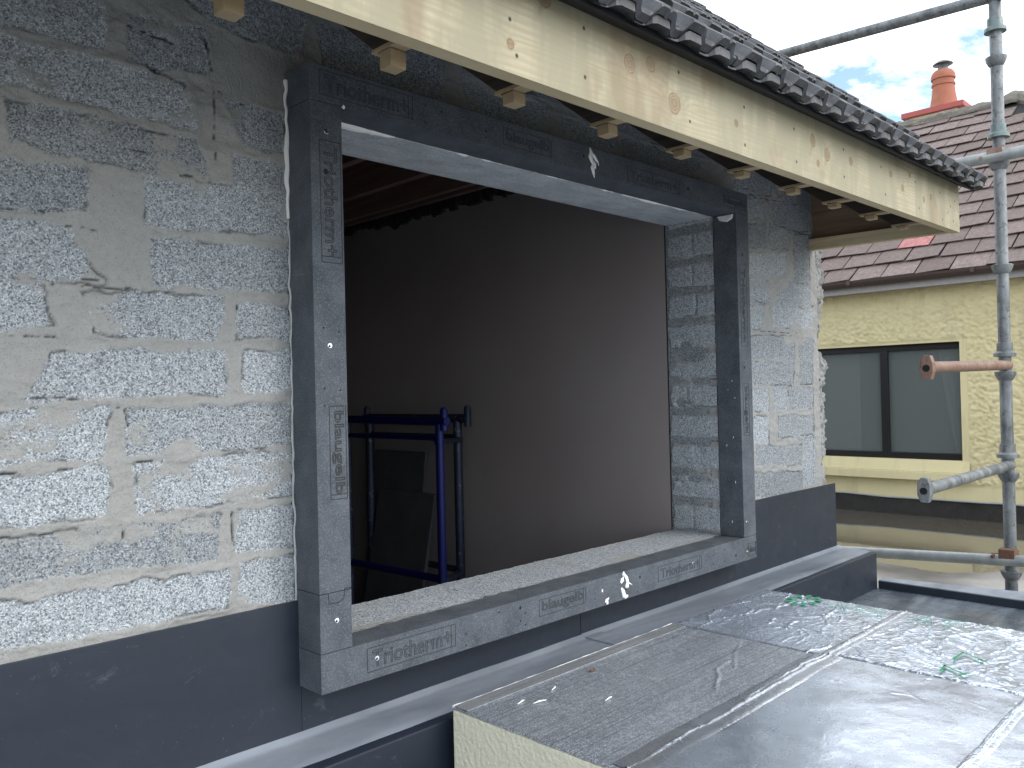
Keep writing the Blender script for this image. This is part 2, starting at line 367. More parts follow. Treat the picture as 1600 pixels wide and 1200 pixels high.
# ------------------------------------------------------------------ block wall
PATCH = [
(-0.550,1.304,-0.378,1.361,-0.371,1.258,-0.551,1.248),(-0.311,1.329,-0.182,1.337,-0.183,1.261,-0.319,1.243),(-0.551,1.223,-0.222,1.225,-0.205,1.148,-0.552,1.153),
(-0.520,1.118,-0.206,1.110,-0.181,1.047,-0.516,1.056),(-0.554,1.020,-0.400,1.017,-0.407,0.956,-0.555,0.938),(-0.293,1.020,-0.004,1.047,-0.006,0.958,-0.295,0.947),
(-0.322,1.480,0.059,1.493,0.025,1.357,-0.162,1.363),(-0.138,1.210,-0.006,1.204,-0.008,1.135,-0.091,1.137),(-0.113,1.096,-0.003,1.095,-0.004,1.051,-0.114,1.050),
(-0.555,0.910,-0.444,0.909,-0.382,0.829,-0.557,0.829),(-0.278,0.905,-0.001,0.922,-0.002,0.836,-0.279,0.834),(-0.557,0.812,-0.481,0.807,-0.464,0.747,-0.558,0.738),
(-0.404,0.799,-0.153,0.808,-0.168,0.735,-0.389,0.739),(-0.108,0.802,0.001,0.799,-0.000,0.736,-0.113,0.736),(-0.458,0.692,-0.155,0.699,-0.157,0.626,-0.498,0.620),
(-0.100,0.702,0.004,0.703,0.002,0.631,-0.102,0.626),(-0.560,0.588,-0.380,0.595,-0.387,0.515,-0.561,0.516),(-0.330,0.588,0.003,0.594,0.001,0.515,-0.332,0.517),
(-0.562,0.478,-0.382,0.486,-0.384,0.411,-0.563,0.409),(-0.321,0.487,0.000,0.488,-0.002,0.407,-0.322,0.410),(-0.563,0.378,-0.168,0.373,-0.183,0.302,-0.564,0.315),
(-0.121,0.380,-0.001,0.379,-0.003,0.298,-0.122,0.309),(-0.565,0.272,-0.157,0.264,-0.159,0.200,-0.565,0.210),(-0.116,0.270,-0.000,0.271,-0.002,0.183,-0.118,0.212),
(1.875,1.399,2.150,1.445,2.146,1.378,1.872,1.336),(2.273,1.419,2.352,1.432,2.349,1.370,2.269,1.358),(2.382,1.436,2.545,1.463,2.539,1.367,2.376,1.344),
(1.966,1.326,2.077,1.342,2.073,1.271,1.963,1.257),(2.170,1.336,2.479,1.381,2.472,1.270,2.165,1.233),(1.971,1.228,2.102,1.245,2.098,1.164,1.967,1.149),
(2.149,1.238,2.274,1.254,2.270,1.177,2.145,1.164),(1.975,1.111,2.257,1.139,2.253,1.066,1.971,1.042),(2.341,1.236,2.483,1.253,2.471,1.055,2.330,1.043),
(1.960,1.021,2.111,1.034,2.107,0.947,1.956,0.938),(2.185,1.022,2.471,1.044,2.465,0.948,2.180,0.931),(1.959,0.914,2.054,0.919,2.050,0.839,1.955,0.835),
(2.147,0.919,2.488,0.938,2.484,0.862,2.143,0.848),(1.968,0.800,2.319,0.811,2.314,0.724,1.964,0.720),(2.372,0.803,2.483,0.806,2.472,0.615,2.361,0.616),
(1.963,0.700,2.306,0.703,2.301,0.617,1.958,0.620),(1.963,0.597,2.086,0.595,2.081,0.519,1.959,0.523),(2.140,0.595,2.247,0.593,2.243,0.515,2.136,0.518),
(2.267,0.599,2.478,0.596,2.473,0.514,2.263,0.520),(1.968,0.489,2.080,0.485,2.074,0.391,1.964,0.398),(2.165,0.487,2.477,0.476,2.472,0.390,2.161,0.407),
(1.980,0.380,2.352,0.357,2.348,0.289,1.976,0.317),(2.381,0.386,2.479,0.380,2.467,0.191,2.370,0.200),(1.963,0.279,2.359,0.245,2.354,0.152,1.958,0.194),
(0.074,1.455,0.443,1.465,0.439,1.342,0.109,1.343),(0.527,1.420,0.834,1.420,0.831,1.302,0.536,1.315),(0.902,1.407,1.143,1.397,1.125,1.299,0.914,1.303),
(1.192,1.396,1.619,1.409,1.617,1.319,1.190,1.299),(0.194,1.587,0.467,1.598,0.465,1.495,0.193,1.487),(0.52,1.54,0.95,1.54,0.95,1.45,0.52,1.45),(1.0,1.53,1.42,1.53,1.42,1.43,1.0,1.43),(1.5,1.54,1.9,1.54,1.9,1.44,1.5,1.44)]
CRACK = [(-0.540,0.723,-0.531,0.707),(-0.540,0.724,-0.457,0.724),(-0.494,0.618,-0.412,0.614),(-0.543,0.494,-0.515,0.491),(-0.485,0.511,-0.460,0.509),(-0.456,0.492,-0.433,0.492),(-0.332,0.493,-0.294,0.496),(-0.344,0.594,-0.336,0.564),(-0.391,0.601,-0.353,0.600),(-0.119,0.801,-0.114,0.772),(-0.158,1.229,-0.160,1.087),(-0.319,1.243,-0.265,1.241),(-0.289,1.240,-0.263,1.236),(-0.285,1.237,-0.265,1.234),(-0.333,1.079,-0.286,1.076),(-0.437,0.920,-0.362,0.919),(-0.481,0.816,-0.315,0.817),(-0.537,0.938,-0.471,0.941),(-0.409,0.830,-0.382,0.828),(-0.351,0.384,-0.349,0.349),(-0.139,0.382,-0.137,0.318),(-0.234,1.297,-0.323,1.308),(-0.175,1.326,-0.163,1.266),(-0.158,1.229,-0.096,1.211),(-0.232,1.045,-0.207,1.046),(2.057,1.349,2.349,1.367),(2.145,1.261,2.126,1.207),(2.177,1.260,2.465,1.251),(2.353,1.248,2.459,1.250),(2.353,1.437,2.355,1.373),(2.406,1.349,2.459,1.350),(2.483,1.250,2.478,1.063),(2.318,1.037,2.470,1.038),(2.005,0.941,2.106,0.932),(2.370,0.937,2.440,0.930),(1.930,1.362,1.974,1.371),(2.015,0.827,2.287,0.825),(2.320,0.829,2.347,0.830),(2.111,0.616,2.204,0.614),(2.275,0.616,2.294,0.605),(2.368,0.615,2.479,0.615),(2.132,0.595,2.138,0.550),(2.166,0.493,2.161,0.407),(2.211,0.403,2.282,0.402),(2.342,0.402,2.473,0.403),(2.485,0.609,2.460,0.192),(2.333,0.830,2.339,0.808)]
def quad_sd(x, z, q):
    p = [(q[0], q[1]), (q[2], q[3]), (q[4], q[5]), (q[6], q[7])]; d = None   # clockwise (TL,TR,BR,BL)
    for i in range(4):
        ax, az_ = p[i]; bx, bz = p[(i + 1) % 4]; L = math.hypot(bx - ax, bz - az_)
        nx, nz = -(bz - az_) / L, (bx - ax) / L
        e = (x - ax) * nx + (z - az_) * nz
        d = e if d is None else -np.logaddexp(-e * 90, -d * 90) / -90 if False else np.maximum(d, e) + .0
    return d
def masonry(x, z, patches, cracks, seed=0, wob=.011):
    sd_ = np.full(x.shape, 9.0); tone = np.zeros(x.shape) + .5
    rs = np.random.RandomState(seed + 5)
    for q in patches:
        d = quad_sd(x, z, q); tv = rs.rand()
        tone = np.where(d < sd_, tv, tone); sd_ = np.minimum(sd_, d)
    wv = (fbm(x * 22, z * 22, seed, 4) - .5) * 2 * wob + (fbm(x * 90, z * 90, seed + 9, 2) - .5) * .006
    mort = sstep(-.010, .010, sd_ - .008 + wv)
    smear = sstep(.55, .74, fbm(x * 8 + 3, z * 11, seed + 3, 5, .6)) * .8
    mort = np.maximum(mort, smear * sstep(-.06, .0, sd_ + wv))
    ck = np.zeros(x.shape)
    for s in cracks:
        sx = x + (fbm(x * 60, z * 60, 77, 3) - .5) * .006; sz = z + (fbm(x * 60 + 9, z * 60, 78, 3) - .5) * .007
        d, t_ = segd(sx, sz, s); wd = .0001 + .0011 * vnoise(sx * 70, sz * 70, 79) * (1 - .5 * t_)
        ck = np.maximum(ck, (1 - sstep(wd, wd + .0014, d)) * sstep(.32, .46, fbm(x * 45, z * 45, 80, 3)))
    ck = np.maximum(ck, .75 * np.exp(-((sd_ + wv - .007) / .0022) ** 2) * sstep(.57, .66, fbm(x * 11, z * 26, seed + 30, 4)) * sstep(-.03, -.0, .016 - np.abs(sd_)))
    h = (1 - mort) * ((fbm(x * 160, z * 160, seed + 1, 2) - .5) * .0028) + mort * ((fbm(x * 18, z * 30, seed + 2, 4) - .5) * .014 + .0022 * np.exp(-((sd_ + wv - .010) / .006) ** 2) + (fbm(x * 110, z * 110, seed + 4, 2) - .5) * .0012 + .001)
    return h - ck * .006, mort, ck, tone
wall = empty('block_wall', (1, .1, -.6), 'grey concrete block wall with smeared mortar and a large opening', 'wall')
OX0, OX1, OZ0, OZ1, T = .0769, 1.7065, .0814, 1.223, .202
st = .0034
xs = np.arange(-.72, 2.541, st); zs = np.arange(-.30, 1.70, st)
X, Z = np.meshgrid(xs, zs, indexing='ij')
h, mo, ck, tn = masonry(X, Z, PATCH, CRACK, 1)
# mortar-plastered concrete end block of lintel, upper left of frame, kept smooth
smooth_pad = sstep(.0, .02, np.minimum(np.minimum(X + .165, .06 - X), np.minimum(Z - 1.21, 1.35 - Z)))
mo = np.maximum(mo, smooth_pad); h = h * (1 - .8 * smooth_pad)
P = np.stack([X, -h, Z], -1)
cx = (X[:-1, :-1] + X[1:, 1:]) / 2; cz = (Z[:-1, :-1] + Z[1:, 1:]) / 2
mask = ~((cx > OX0) & (cx < OX1) & (cz > OZ0 - .002) & (cz < OZ1))
grid('outer_face', P, 'block', wall, dict(mortar=mo, crack=ck, tone=tn), mask)
# left continuation + back
def generic(u0, u1, v0, v1, L=.44, Hc=.11, off=0.0, v00=None):
    out = []; k0 = math.floor((v0 - .0) / Hc)
    for k in range(k0, k0 + int((v1 - v0) / Hc) + 3):
        a = u0 - L + ((k % 2) * L / 2 + off) % L; zz = k * Hc
        while a < u1:
            out.append((a + .012, zz + .092, a + L - .012, zz + .092, a + L - .012, zz + .014, a + .012, zz + .014)); a += L
    return out
xs2 = np.arange(-2.4, -.715, .012); zs2 = np.arange(-.6, 2.2, .012); X2, Z2 = np.meshgrid(xs2, zs2, indexing='ij')
h2, m2, c2, t2 = masonry(X2, Z2, generic(-2.4, -.7, -.6, 2.2), [], 3)
grid('outer_face', np.stack([X2, -h2, Z2], -1), 'block', wall, dict(mortar=m2, crack=c2, tone=t2))
# reveals (far side, near side) and sill of block laid flat
ys = np.arange(-.001, T + .001, .004)
def reveal(xc, sgn, seed, nm):
    zz = np.arange(OZ0 - .004, OZ1 + .003, .004); Y, Zr = np.meshgrid(ys, zz, indexing='ij')
    pt = []
    for k in range(-1, 12):
        z0 = .075 + k * .112; r = random.Random(k + seed)
        if r.random() < .55: c = .1 + r.uniform(-.03, .03); pt += [(-.02, z0 + .090, c - .010, z0 + .090, c - .010, z0 + .024, -.02, z0 + .024), (c + .010, z0 + .090, .192, z0 + .090, .192, z0 + .024, c + .010, z0 + .024)]
        else: pt += [(-.02, z0 + .090, .194, z0 + .090, .194, z0 + .024, -.02, z0 + .024)]
    cr = [(.0, .075 + k * .112 + .006, .035, .075 + k * .112 + .008) for k in range(1, 10)]
    hh, mm, cc, tt = masonry(Y, Zr, pt, cr, seed, .006)
    hh = hh - mm * .009
    edge = (fbm(Zr * 28, Y * 0 + seed, seed, 3) - .5) * .022 * sstep(T - .02, T, Y)
    edge = edge - .012 * sstep(T - .02, T, Y) * np.clip(mm, 0, 1)
    Pp = np.stack([xc + sgn * hh, Y + edge, Zr], -1)
    grid(nm, Pp, 'block', wall, dict(mortar=mm, crack=cc, tone=tt * .3 + .9))
reveal(OX1, -1, 21, 'side_reveal'); reveal(OX0, 1, 33, 'side_reveal')
xx = np.arange(OX0 - .004, OX1 + .004, .004); XS, YS = np.meshgrid(xx, ys, indexing='ij')
pt = [(a + .006, .3, a + .434, .3, a + .434, -.05, a + .006, -.05) for a in (-.34, .10 + .005, .55, .99, 1.43)]
hh, mm, cc, tt = masonry(XS, YS, pt, [], 41, .006)
smr = sstep(.58, .68, fbm(XS * 5, YS * 9, 51, 4)) * .8; mm = np.maximum(mm * .7, smr)
e2 = (fbm(XS * 22, YS * 0, 5, 4) - .5) * .012 * sstep(T - .02, T, YS)
grid('block_sill', np.stack([XS, YS + e2, OZ0 + hh * .6 + .0], -1), 'block', wall, dict(mortar=mm, crack=cc, tone=np.minimum(1, tt * .3 + .75)))
# back skin of wall (inner face) : four pieces round the opening
b = MB(); yb = T + .004
for a in ((-2.4, OX0 - .006, -.6, 2.2), (OX1 + .004, 2.54, -.6, 1.70), (OX0 - .006, OX1 + .004, -.6, OZ0 - .012), (OX0 - .006, OX1 + .004, OZ1 + .01, 1.70)):
    b.box(a[0], a[1], .03, yb - .002, a[2], a[3])
ob = b.build('core', 'block', wall)
# concrete lintel showing its soffit
lin = MB(); lin.box(OX0 - .004, OX1 + .001, .002, .098, OZ1, OZ1 + .1); lin.box(OX0 - .004, OX1 + .001, .1005, .200, OZ1 + .001, OZ1 + .1)
lintel = lin.build('concrete_lintel', 'lintel', wall, bevel=.0015)
# broken render on the wall end
prof = [(1.50, .10), (1.387, .128), (1.188, .132), (1.05, .13), (.957, .118), (.90, .11), (.84, .045), (.80, .03), (.755, .06), (.729, .122), (.67, .14), (.615, .138), (.56, .13), (.502, .105), (.45, .12), (.33, .135), (.25, .118), (.169, .112), (-.45, .11)]
zr = np.arange(-.4, 1.5, .008); yr = np.concatenate([[0], np.linspace(0, 1, 22), np.linspace(1.02, 2.2, 24)])
pz = np.array([p[0] for p in prof][::-1]); pw = np.array([p[1] for p in prof][::-1])
Yp, Zp = np.meshgrid(yr, zr, indexing='ij')
wd = np.interp(Zp, pz, pw) + (fbm(Zp * 32, Yp * 2, 61, 5, .65) - .5) * .06
front = np.clip(Yp, 0, 1)
xx_ = 2.538 + wd * front - .0; depth = .012 + .03 * front ** 2 + (fbm(Zp * 22, Yp * 4, 62, 4) - .5) * .06 + (fbm(Zp * 70, Yp * 12, 63, 3) - .5) * .024
yy_ = depth + np.clip(Yp - 1, 0, 9) * .18
xx_ = xx_ + np.where(Yp > 1, (fbm(Zp * 30, Yp * 6, 64, 3) - .5) * .02, 0)
mm_ = sstep(.42, .5, fbm(Zp * 9, Yp * 2, 65, 3)); ck_ = sstep(.70, .74, fbm(Zp * 30, Yp * 8, 66, 4))
grid('broken_render', np.stack([xx_, yy_, Zp], -1), 'block', wall, dict(mortar=np.maximum(mm_, .55), crack=ck_, tone=mm_ * 0 + .9))
# chalk marks
ch = MB()
for pts in ([(-.128, 1.262), (-.124, 1.252), (-.121, 1.240), (-.119, 1.225)], [(-.108, 1.270), (-.103, 1.258), (-.102, 1.243), (-.107, 1.225)]):
    ch.tube([(a, -.0035, c) for a, c in pts], [.0004, .0012, .0010, .0003], 6)
ch.build('chalk_mark', 'concrete_lintel', wall)

# ------------------------------------------------------------------ graphite foam mounting frame round the opening
FW, FH, FD = 1.7899, 1.3, .0957
fr = empty('window_mounting_frame', (FW / 2, 0, 0), 'projecting charcoal foam frame with embossed writing around the wall opening', 'window frame')
g = .0006
def member(nm, x0, x1, z0, z1): return MB().box(x0, x1, -FD, -.004, z0, z1).build(nm, 'foam', fr, bevel=.0012)
topm = member('top_member', 0, FW, OZ1 + g, FH); botm = member('bottom_member', 0, FW, 0, OZ0 - g)
lf2 = member('side_member', .0, .0769, .2035 + g, OZ1 - g); lf1 = member('side_member', 0, .0769, OZ0 + g, .2035 - g)
rg = member('side_member', OX1, FW, OZ0 + g, OZ1 - g)
FONT = None
def emboss(par, txt, x0, x1, zc, size, rot=0, boxed=True, name='embossed_writing', bev=.0010, yb=-FD, squash=None, boxh=None, plus=False):
    cu = bpy.data.curves.new('t', 'FONT'); cu.body = txt; cu.size = size; cu.align_x = 'CENTER'; cu.align_y = 'CENTER'
    cu.fill_mode = 'NONE'; cu.bevel_depth = bev; cu.bevel_resolution = 0; cu.resolution_u = 5
    o = bpy.data.objects.new('t', cu); COL.objects.link(o)
    dg = bpy.context.evaluated_depsgraph_get(); me = bpy.data.meshes.new_from_object(o.evaluated_get(dg)); bpy.data.objects.remove(o)
    co = np.array([v.co[:] for v in me.vertices]); w0 = co[:, 0].max() - co[:, 0].min()
    Lt = (x1 - x0); k = (Lt * .90) / w0
    mid = (co[:, 0].max() + co[:, 0].min()) / 2; midy = (co[:, 1].max() + co[:, 1].min()) / 2
    hh_ = (co[:, 1].max() - co[:, 1].min())
    V = []; F = [tuple(p.vertices) for p in me.polygons]
    for c in co: V.append(((c[0] - mid) * k, (c[1] - midy), c[2]))
    m = MB(); m.v = V; m.f = F
    bh = boxh or hh_ * 1.35
    if boxed:
        a, d = Lt / 2, bh / 2
        for p, q in (((-a, -d), (a, -d)), ((a, -d), (a, d)), ((a, d), (-a, d)), ((-a, d), (-a, -d)), ((a * .90, -d), (a * .90, d))):
            m.tube([(p[0], p[1], 0), (q[0], q[1], 0)], bev * 1.0, 4)
    cr, sr = math.cos(rot), math.sin(rot); xc = (x0 + x1) / 2
    zc_, xcc = (zc if rot == 0 else zc), xc
    out = []
    for a, d, e in m.v: out.append((a * cr - d * sr, e, a * sr + d * cr))
    m.v = out
    return m, xcc
def put(par, txt, xc, zc, L, size, rot=0, boxh=None, boxed=True, nm='embossed_writing'):
    m, _ = emboss(par, txt, -L / 2, L / 2, 0, size, rot, boxed, boxh=boxh)
    m.v = [(a + xc, -FD - .0001 + bb * .9, c + zc) for a, bb, c in m.v]
    me = bpy.data.meshes.new(nm); me.from_pydata(m.v, [], m.f); me.update(); return link(nm, me, 'foam_groove', par)
TT, BB = 'Triotherm+', 'blaugelb'
put(topm, TT, .147, 1.264, .245, .052, boxh=.052); put(topm, BB, .651, 1.261, .182, .036, boxh=.044); put(topm, TT, 1.216, 1.254, .275, .040, boxh=.044); put(topm, BB, 1.70, 1.256, .15, .03, boxh=.036)
put(botm, TT, .238, .043, .249, .050, boxh=.051); put(botm, BB, .746, .046, .188, .036, boxh=.042); put(botm, TT, 1.306, .043, .243, .040, boxh=.044); put(botm, 'blau', 1.757, .036, .056, .03, boxh=.044)
put(lf2, TT, .047, 1.016, .255, .044, rot=-math.pi / 2, boxh=.05); put(lf2, BB, .052, .492, .194, .032, rot=-math.pi / 2, boxh=.040)
put(rg, BB, .5 * (1.721 + 1.765), .53, .182, .030, rot=-math.pi / 2, boxh=.040); put(rg, TT, 1.745, .90, .29, .034, rot=-math.pi / 2, boxh=.044)
# keyed joint line in the near side member
kj = MB()
kz = .2035; pts = [(.0, kz), (.020, kz), (.022, kz - .022), (.046, kz - .022), (.058, kz - .016), (.060, kz + .004), (.0769, kz + .003)]
for a, c in zip(pts[:-1], pts[1:]): kj.tube([(a[0], -FD - .0001, a[1]), (c[0], -FD - .0001, c[1])], .0007, 4)
kj.build('keyed_joint', 'hole_dark', lf1)
# screws and holes
def disc(m, x, z, r, y, n=10, th=.0012): m.tube([(x, y, z), (x, y - th, z)], [r, r * .85], n)
hl = MB()
def near_member(x, z):
    if z > OZ1: return topm
    if z < OZ0: return botm
    if x < .1: return lf2 if z > .2035 else lf1
    return rg
hcount = {}
for x, z, r in ((.036, 1.078, .0062), (.023, .752, .0022), (.060, .745, .0022), (.022, .626, .0022), (.06, .622, .0022), (.877, 1.268, .0040), (1.091, .051, .0045), (1.646, .029, .005), (1.744, 1.079, .005), (1.737, .679, .005),
                (.396, .038, .0025), (.395, .011, .0025), (.507, .066, .0025), (.582, .062, .0042), (.582, .028, .0025), (.356, 1.275, .0025), (.501, 1.26, .003), (.307, 1.241, .0022), (.308, 1.279, .0022), (1.405, 1.26, .006), (.50, 1.243, .0025), (.60, .045, .0025), (.6, .016, .0025), (1.50, .052, .0025), (1.50, .024, .0025), (1.57, .06, .0025), (1.57, .022, .0025), (.06, .59, .0018), (.022, .59, .0018)):
    hcount.setdefault(near_member(x, z).name, []).append((x, z, r))
for nm, L in hcount.items():
    for x, z, r in L:
        m = MB(); disc(m, x, z, r, -FD, th=.0005); m.build('drill_hole', 'hole_dark', bpy.data.objects[nm])
for x, z in ((.039, 1.162), (.036, .715), (.039, .145), (.138, .043), (1.378, .046), (1.725, .03), (1.726, .135)):
    p = near_member(x, z); m = MB(); disc(m, x, z, .0062, -FD, 14, .002); s_ = m.build('screw', 'screw_steel', p, bevel=.0004)
    m = MB(); disc(m, x - .0012, z - .0012, .0028, -FD - .0021, 8, .0004); m.build('screw_recess', 'hole_dark', p)
def blob(outline, y, th=.003, jit=.0):
    m = MB(); lo = [(a, y, c) for a, c in outline]; cxm = sum(a for a, c in outline) / len(outline); czm = sum(c for a, c in outline) / len(outline)
    hi = [(cxm + (a - cxm) * .7, y - th, czm + (c - czm) * .7) for a, c in outline]
    return m.hexa(lo, hi)
# gun foam smears on the frame
def smear(par, path, y=-FD):
    m = MB(); m.tube([(a, 0, c) for a, c, r in path], [r for a, c, r in path], 8)
    m.v = [(a, y - .0002 + b_ * .45, c) for a, b_, c in m.v]; return m.build('foam_smear', 'white_foam', par, True)
smear(topm, [(.905, 1.298, .002), (.910, 1.285, .007), (.906, 1.272, .009), (.912, 1.262, .007), (.918, 1.252, .005), (.914, 1.242, .008), (.918, 1.230, .006), (.922, 1.214, .001)])
smear(topm, [(.912, 1.284, .004), (.924, 1.276, .006), (.932, 1.268, .005), (.940, 1.262, .003), (.944, 1.252, .0008)])
smear(topm, [(.918, 1.262, .003), (.926, 1.255, .006), (.924, 1.244, .006), (.918, 1.236, .004)])
smear(botm, [(1.012, .081, .002), (1.013, .070, .007), (1.006, .058, .008), (.998, .050, .004)])
smear(botm, [(1.016, .072, .004), (1.026, .060, .006), (1.030, .048, .006), (1.026, .034, .008), (1.020, .024, .007)])
smear(botm, [(1.000, .036, .003), (1.008, .024, .007), (1.012, .012, .008), (1.020, .006, .006), (1.030, .008, .003)])
smear(botm, [(1.030, .048, .003), (1.040, .042, .0018), (1.052, .036, .0006)])
blob([(.910, .050), (.916, .048), (.915, .038), (.909, .040)], -FD + .001, .002).build('foam_smear', 'white_foam', botm)
blob([(.925, .018), (.945, .022), (.938, .012), (.940, .000), (.928, -.0), (.930, .008), (.922, .008)], -FD + .001, .002).build('foam_smear', 'white_foam', botm)
blob([(.078, 1.222), (.085, 1.219), (.088, 1.226), (.081, 1.229)], -FD + .001, .002).build('foam_smear', 'white_foam', topm)
# smear on the inner corner of the far side member
m = MB(); m.hexa([(OX1 - .0005, -.085, 1.221), (OX1 - .0005, -.020, 1.221), (OX1 - .0005, -.030, 1.205), (OX1 - .0005, -.06, 1.196), (OX1 - .0005, -.082, 1.206)], [(OX1 - .004, -.08, 1.220), (OX1 - .004, -.025, 1.220), (OX1 - .004, -.034, 1.207), (OX1 - .004, -.06, 1.2), (OX1 - .004, -.078, 1.208)])
m.build('foam_smear', 'white_foam', rg)
rr = random.Random(3)
for k in range(7):
    z = (.63, .60, .57, .43, .40, .27, .13)[k]; y = rr.uniform(-.075, -.03); m = MB(); m.box(OX1 - .0012, OX1 - .0002, y, y + .001 + rr.random() * .0012, z, z + .002 + rr.random() * .008); m.build('foam_smear', 'white_foam', rg)
# lumpy sealant bead behind the near side member and along the lintel
for z0_, z1_, sc_, mt in ((1.285, .99, 1.0, 'white_foam'), (.985, -.005, .45, 'sealant')):
    zz = np.linspace(z0_, z1_, 80); bead = MB()
    bead.tube([(-.0015 + (vnoise(np.array(z * 60.), np.array(0.), 5) - .5) * .004, -.006 + (vnoise(np.array(z * 45.), np.array(3.), 5) - .5) * .004, z) for z in zz], [(.003 + .0038 * float(vnoise(np.array(z * 50.), np.array(8.), 6))) * sc_ for z in zz], 8)
    bead.build('sealant_bead', mt, fr, True)
xs_ = np.linspace(.085, 1.62, 260); r_ = [max(.0003, (float(fbm(np.array(x * 9.), np.array(1.), 8, 4)) - .47) * .035) * (1 if x < 1.2 else .5) for x in xs_]
MB().tube([(x, -.0005, OZ1 + .0005) for x in xs_], r_, 7).build('sealant_bead', 'white_foam', fr, True)

# ------------------------------------------------------------------ wall upstand, kerb, flat roof
ROOF_Z = -.26
up_ = MB()
for a, c, z in ((-2.4, .003, .180), (.0036, .9125, .060), (.9150, 1.786, .060), (1.7866, 2.6500, .180)): up_.box(a, c, -.0115, -.0055, -.115, z)
tag(up_.build('wall_upstand', 'membrane', bevel=.0008), 'dark blue-grey membrane upstand fixed along the foot of the block wall', 'upstand')
kb = empty('roof_kerb', (1, -.09, ROOF_Z), 'long low kerb with pale top of dust and painted sky sheen below the foam frame', 'kerb')
KX1 = 2.672
MB().box(-2.4, KX1, -.173, -.012, ROOF_Z - .02, -.1075).build('kerb_body', 'membrane', kb, bevel=.004)
nx = np.linspace(-2.4, KX1 - .002, 900); ny = np.linspace(-.172, -.0122, 26); A, B_ = np.meshgrid(nx, ny, indexing='ij')
hz = (fbm(A * 3, B_ * 6, 3, 3) - .5) * .004 + .0025 - .006 * sstep(.12, .165, -B_) + .010 * np.exp(-((B_ + .012) / .010) ** 2)
hz = hz + .0018 * sstep(.9150, .9165, A) 
grid('kerb_top', np.stack([A, B_, -.1075 + hz], -1), 'membrane_dust_sheen', kb)
MB().box(.916, .99, -.165, -.02, -.1075, -.1005).build('seam_patch', 'membrane_dust_sheen', kb, bevel=.002)
deck = MB().box(-2.6, KX1 + .0, -3.2, .0, ROOF_Z - .25, ROOF_Z).build('flat_roof', 'membrane_deck'); tag(deck, kind='structure')
pr = empty('roof_edge_upstand', (2.72, -1, ROOF_Z), 'low black edge upstand with grey capping at the far end of the flat roof', 'upstand')
MB().hexa([(KX1, -3.2, -.60), (3.25, -3.2, -.60), (2.735, -.176, -.60), (KX1, -.176, -.60)], [(KX1, -3.2, -.229), (3.25, -3.2, -.229), (2.735, -.176, -.229), (KX1, -.176, -.229)]).build('upstand_body', 'membrane', pr, bevel=.002)
MB().hexa([(KX1 + .003, -3.2, -.229), (3.245, -3.2, -.229), (2.735, -.178, -.229), (KX1 + .003, -.178, -.229)], [(KX1 + .003, -3.2, -.2255), (3.245, -3.2, -.2255), (2.735, -.178, -.2255), (KX1 + .003, -.178, -.2255)]).build('capping', 'membrane_dust_sheen', pr)

# ------------------------------------------------------------------ foil faced insulation boards
IZ0, IZ1 = -.253, -.07
def wander(x0, y0, ang, L, n, rs, wig=.5):
    pts = [(x0, y0)]; a = ang
    for i in range(n):
        a2 = a + rs.uniform(-wig, wig); x0 += math.cos(a2) * L / n; y0 += math.sin(a2) * L / n; pts.append((x0, y0))
    return pts
def board(label, x0, x1, y0, y1, mat, creases, seed, res=.004, ztop=IZ1, lines=None, amp=.0025):
    th = empty('insulation_board', ((x0 + x1) / 2, (y0 + y1) / 2, IZ0), label, 'insulation board', 'foil faced insulation boards on the flat roof')
    e = .0018
    MB().box(x0 + e, x1 - e, y0 + e, y1 - e, IZ0 + seed * .0001, ztop - .006).build('foam_core', 'pir_foam', th, bevel=.003)
    xs = np.linspace(x0 + .001, x1 - .001, max(3, int((x1 - x0) / res))); ysb = np.linspace(y0 + .001, y1 - .001, max(3, int((y1 - y0) / res)))
    A, B = np.meshgrid(xs, ysb, indexing='ij')
    H = (fbm(A * 7, B * 7, seed, 3) - .5) * amp * 1.6
    for pts, w, hh in creases:
        for p, q in zip(pts[:-1], pts[1:]):
            bb = (A > min(p[0], q[0]) - .03) & (A < max(p[0], q[0]) + .03) & (B > min(p[1], q[1]) - .03) & (B < max(p[1], q[1]) + .03)
            if not bb.any(): continue
            d, t_ = segd(A[bb], B[bb], (*p, *q)); H[bb] = np.maximum(H[bb], hh * np.exp(-(d / w) ** 2) + H[bb] * .3)
    ed = np.minimum(np.minimum(A - x0, x1 - A), np.minimum(B - y0, y1 - B)); H = H - .004 * (1 - sstep(0, .008, ed))
    rag = (fbm(A * 40, B * 40, seed + 4, 2) - .5) * .006 * (1 - sstep(0, .004, ed))
    grid('foil_facing', np.stack([A + rag, B + rag, ztop + H], -1), mat, th)
    return th
rs = random.Random(11)
def mk_creases(x0, x1, y0, y1, n, seed, hmin=.0015, hmax=.004, Lr=(.05, .25), mainang=.35):
    r = random.Random(seed); out = []
    for i in range(n):
        x = r.uniform(x0, x1); y = r.uniform(y0, y1); ang = r.gauss(mainang, .5) if r.random() < .8 else r.uniform(0, 3.1)
        L = r.uniform(*Lr); out.append((wander(x, y, ang, L, max(3, int(L / .02)), r, .6), r.uniform(.0018, .0034), r.uniform(hmin, hmax)))
    return out
XJ, XE = 1.105, 1.648; Y1, Y2, Y3 = -.200, -.655, -1.10
bA = board('near embossed grey insulation board with matte brushed face and exposed cream end', .257, XJ, Y2, Y1, 'foil_embossed', [([(.72, -.57), (.80, -.53), (.84, -.50), (.92, -.49)], .003, .003), ([(.87, -.53), (.98, -.47), (1.06, -.44)], .002, .002)], 1, amp=.001)
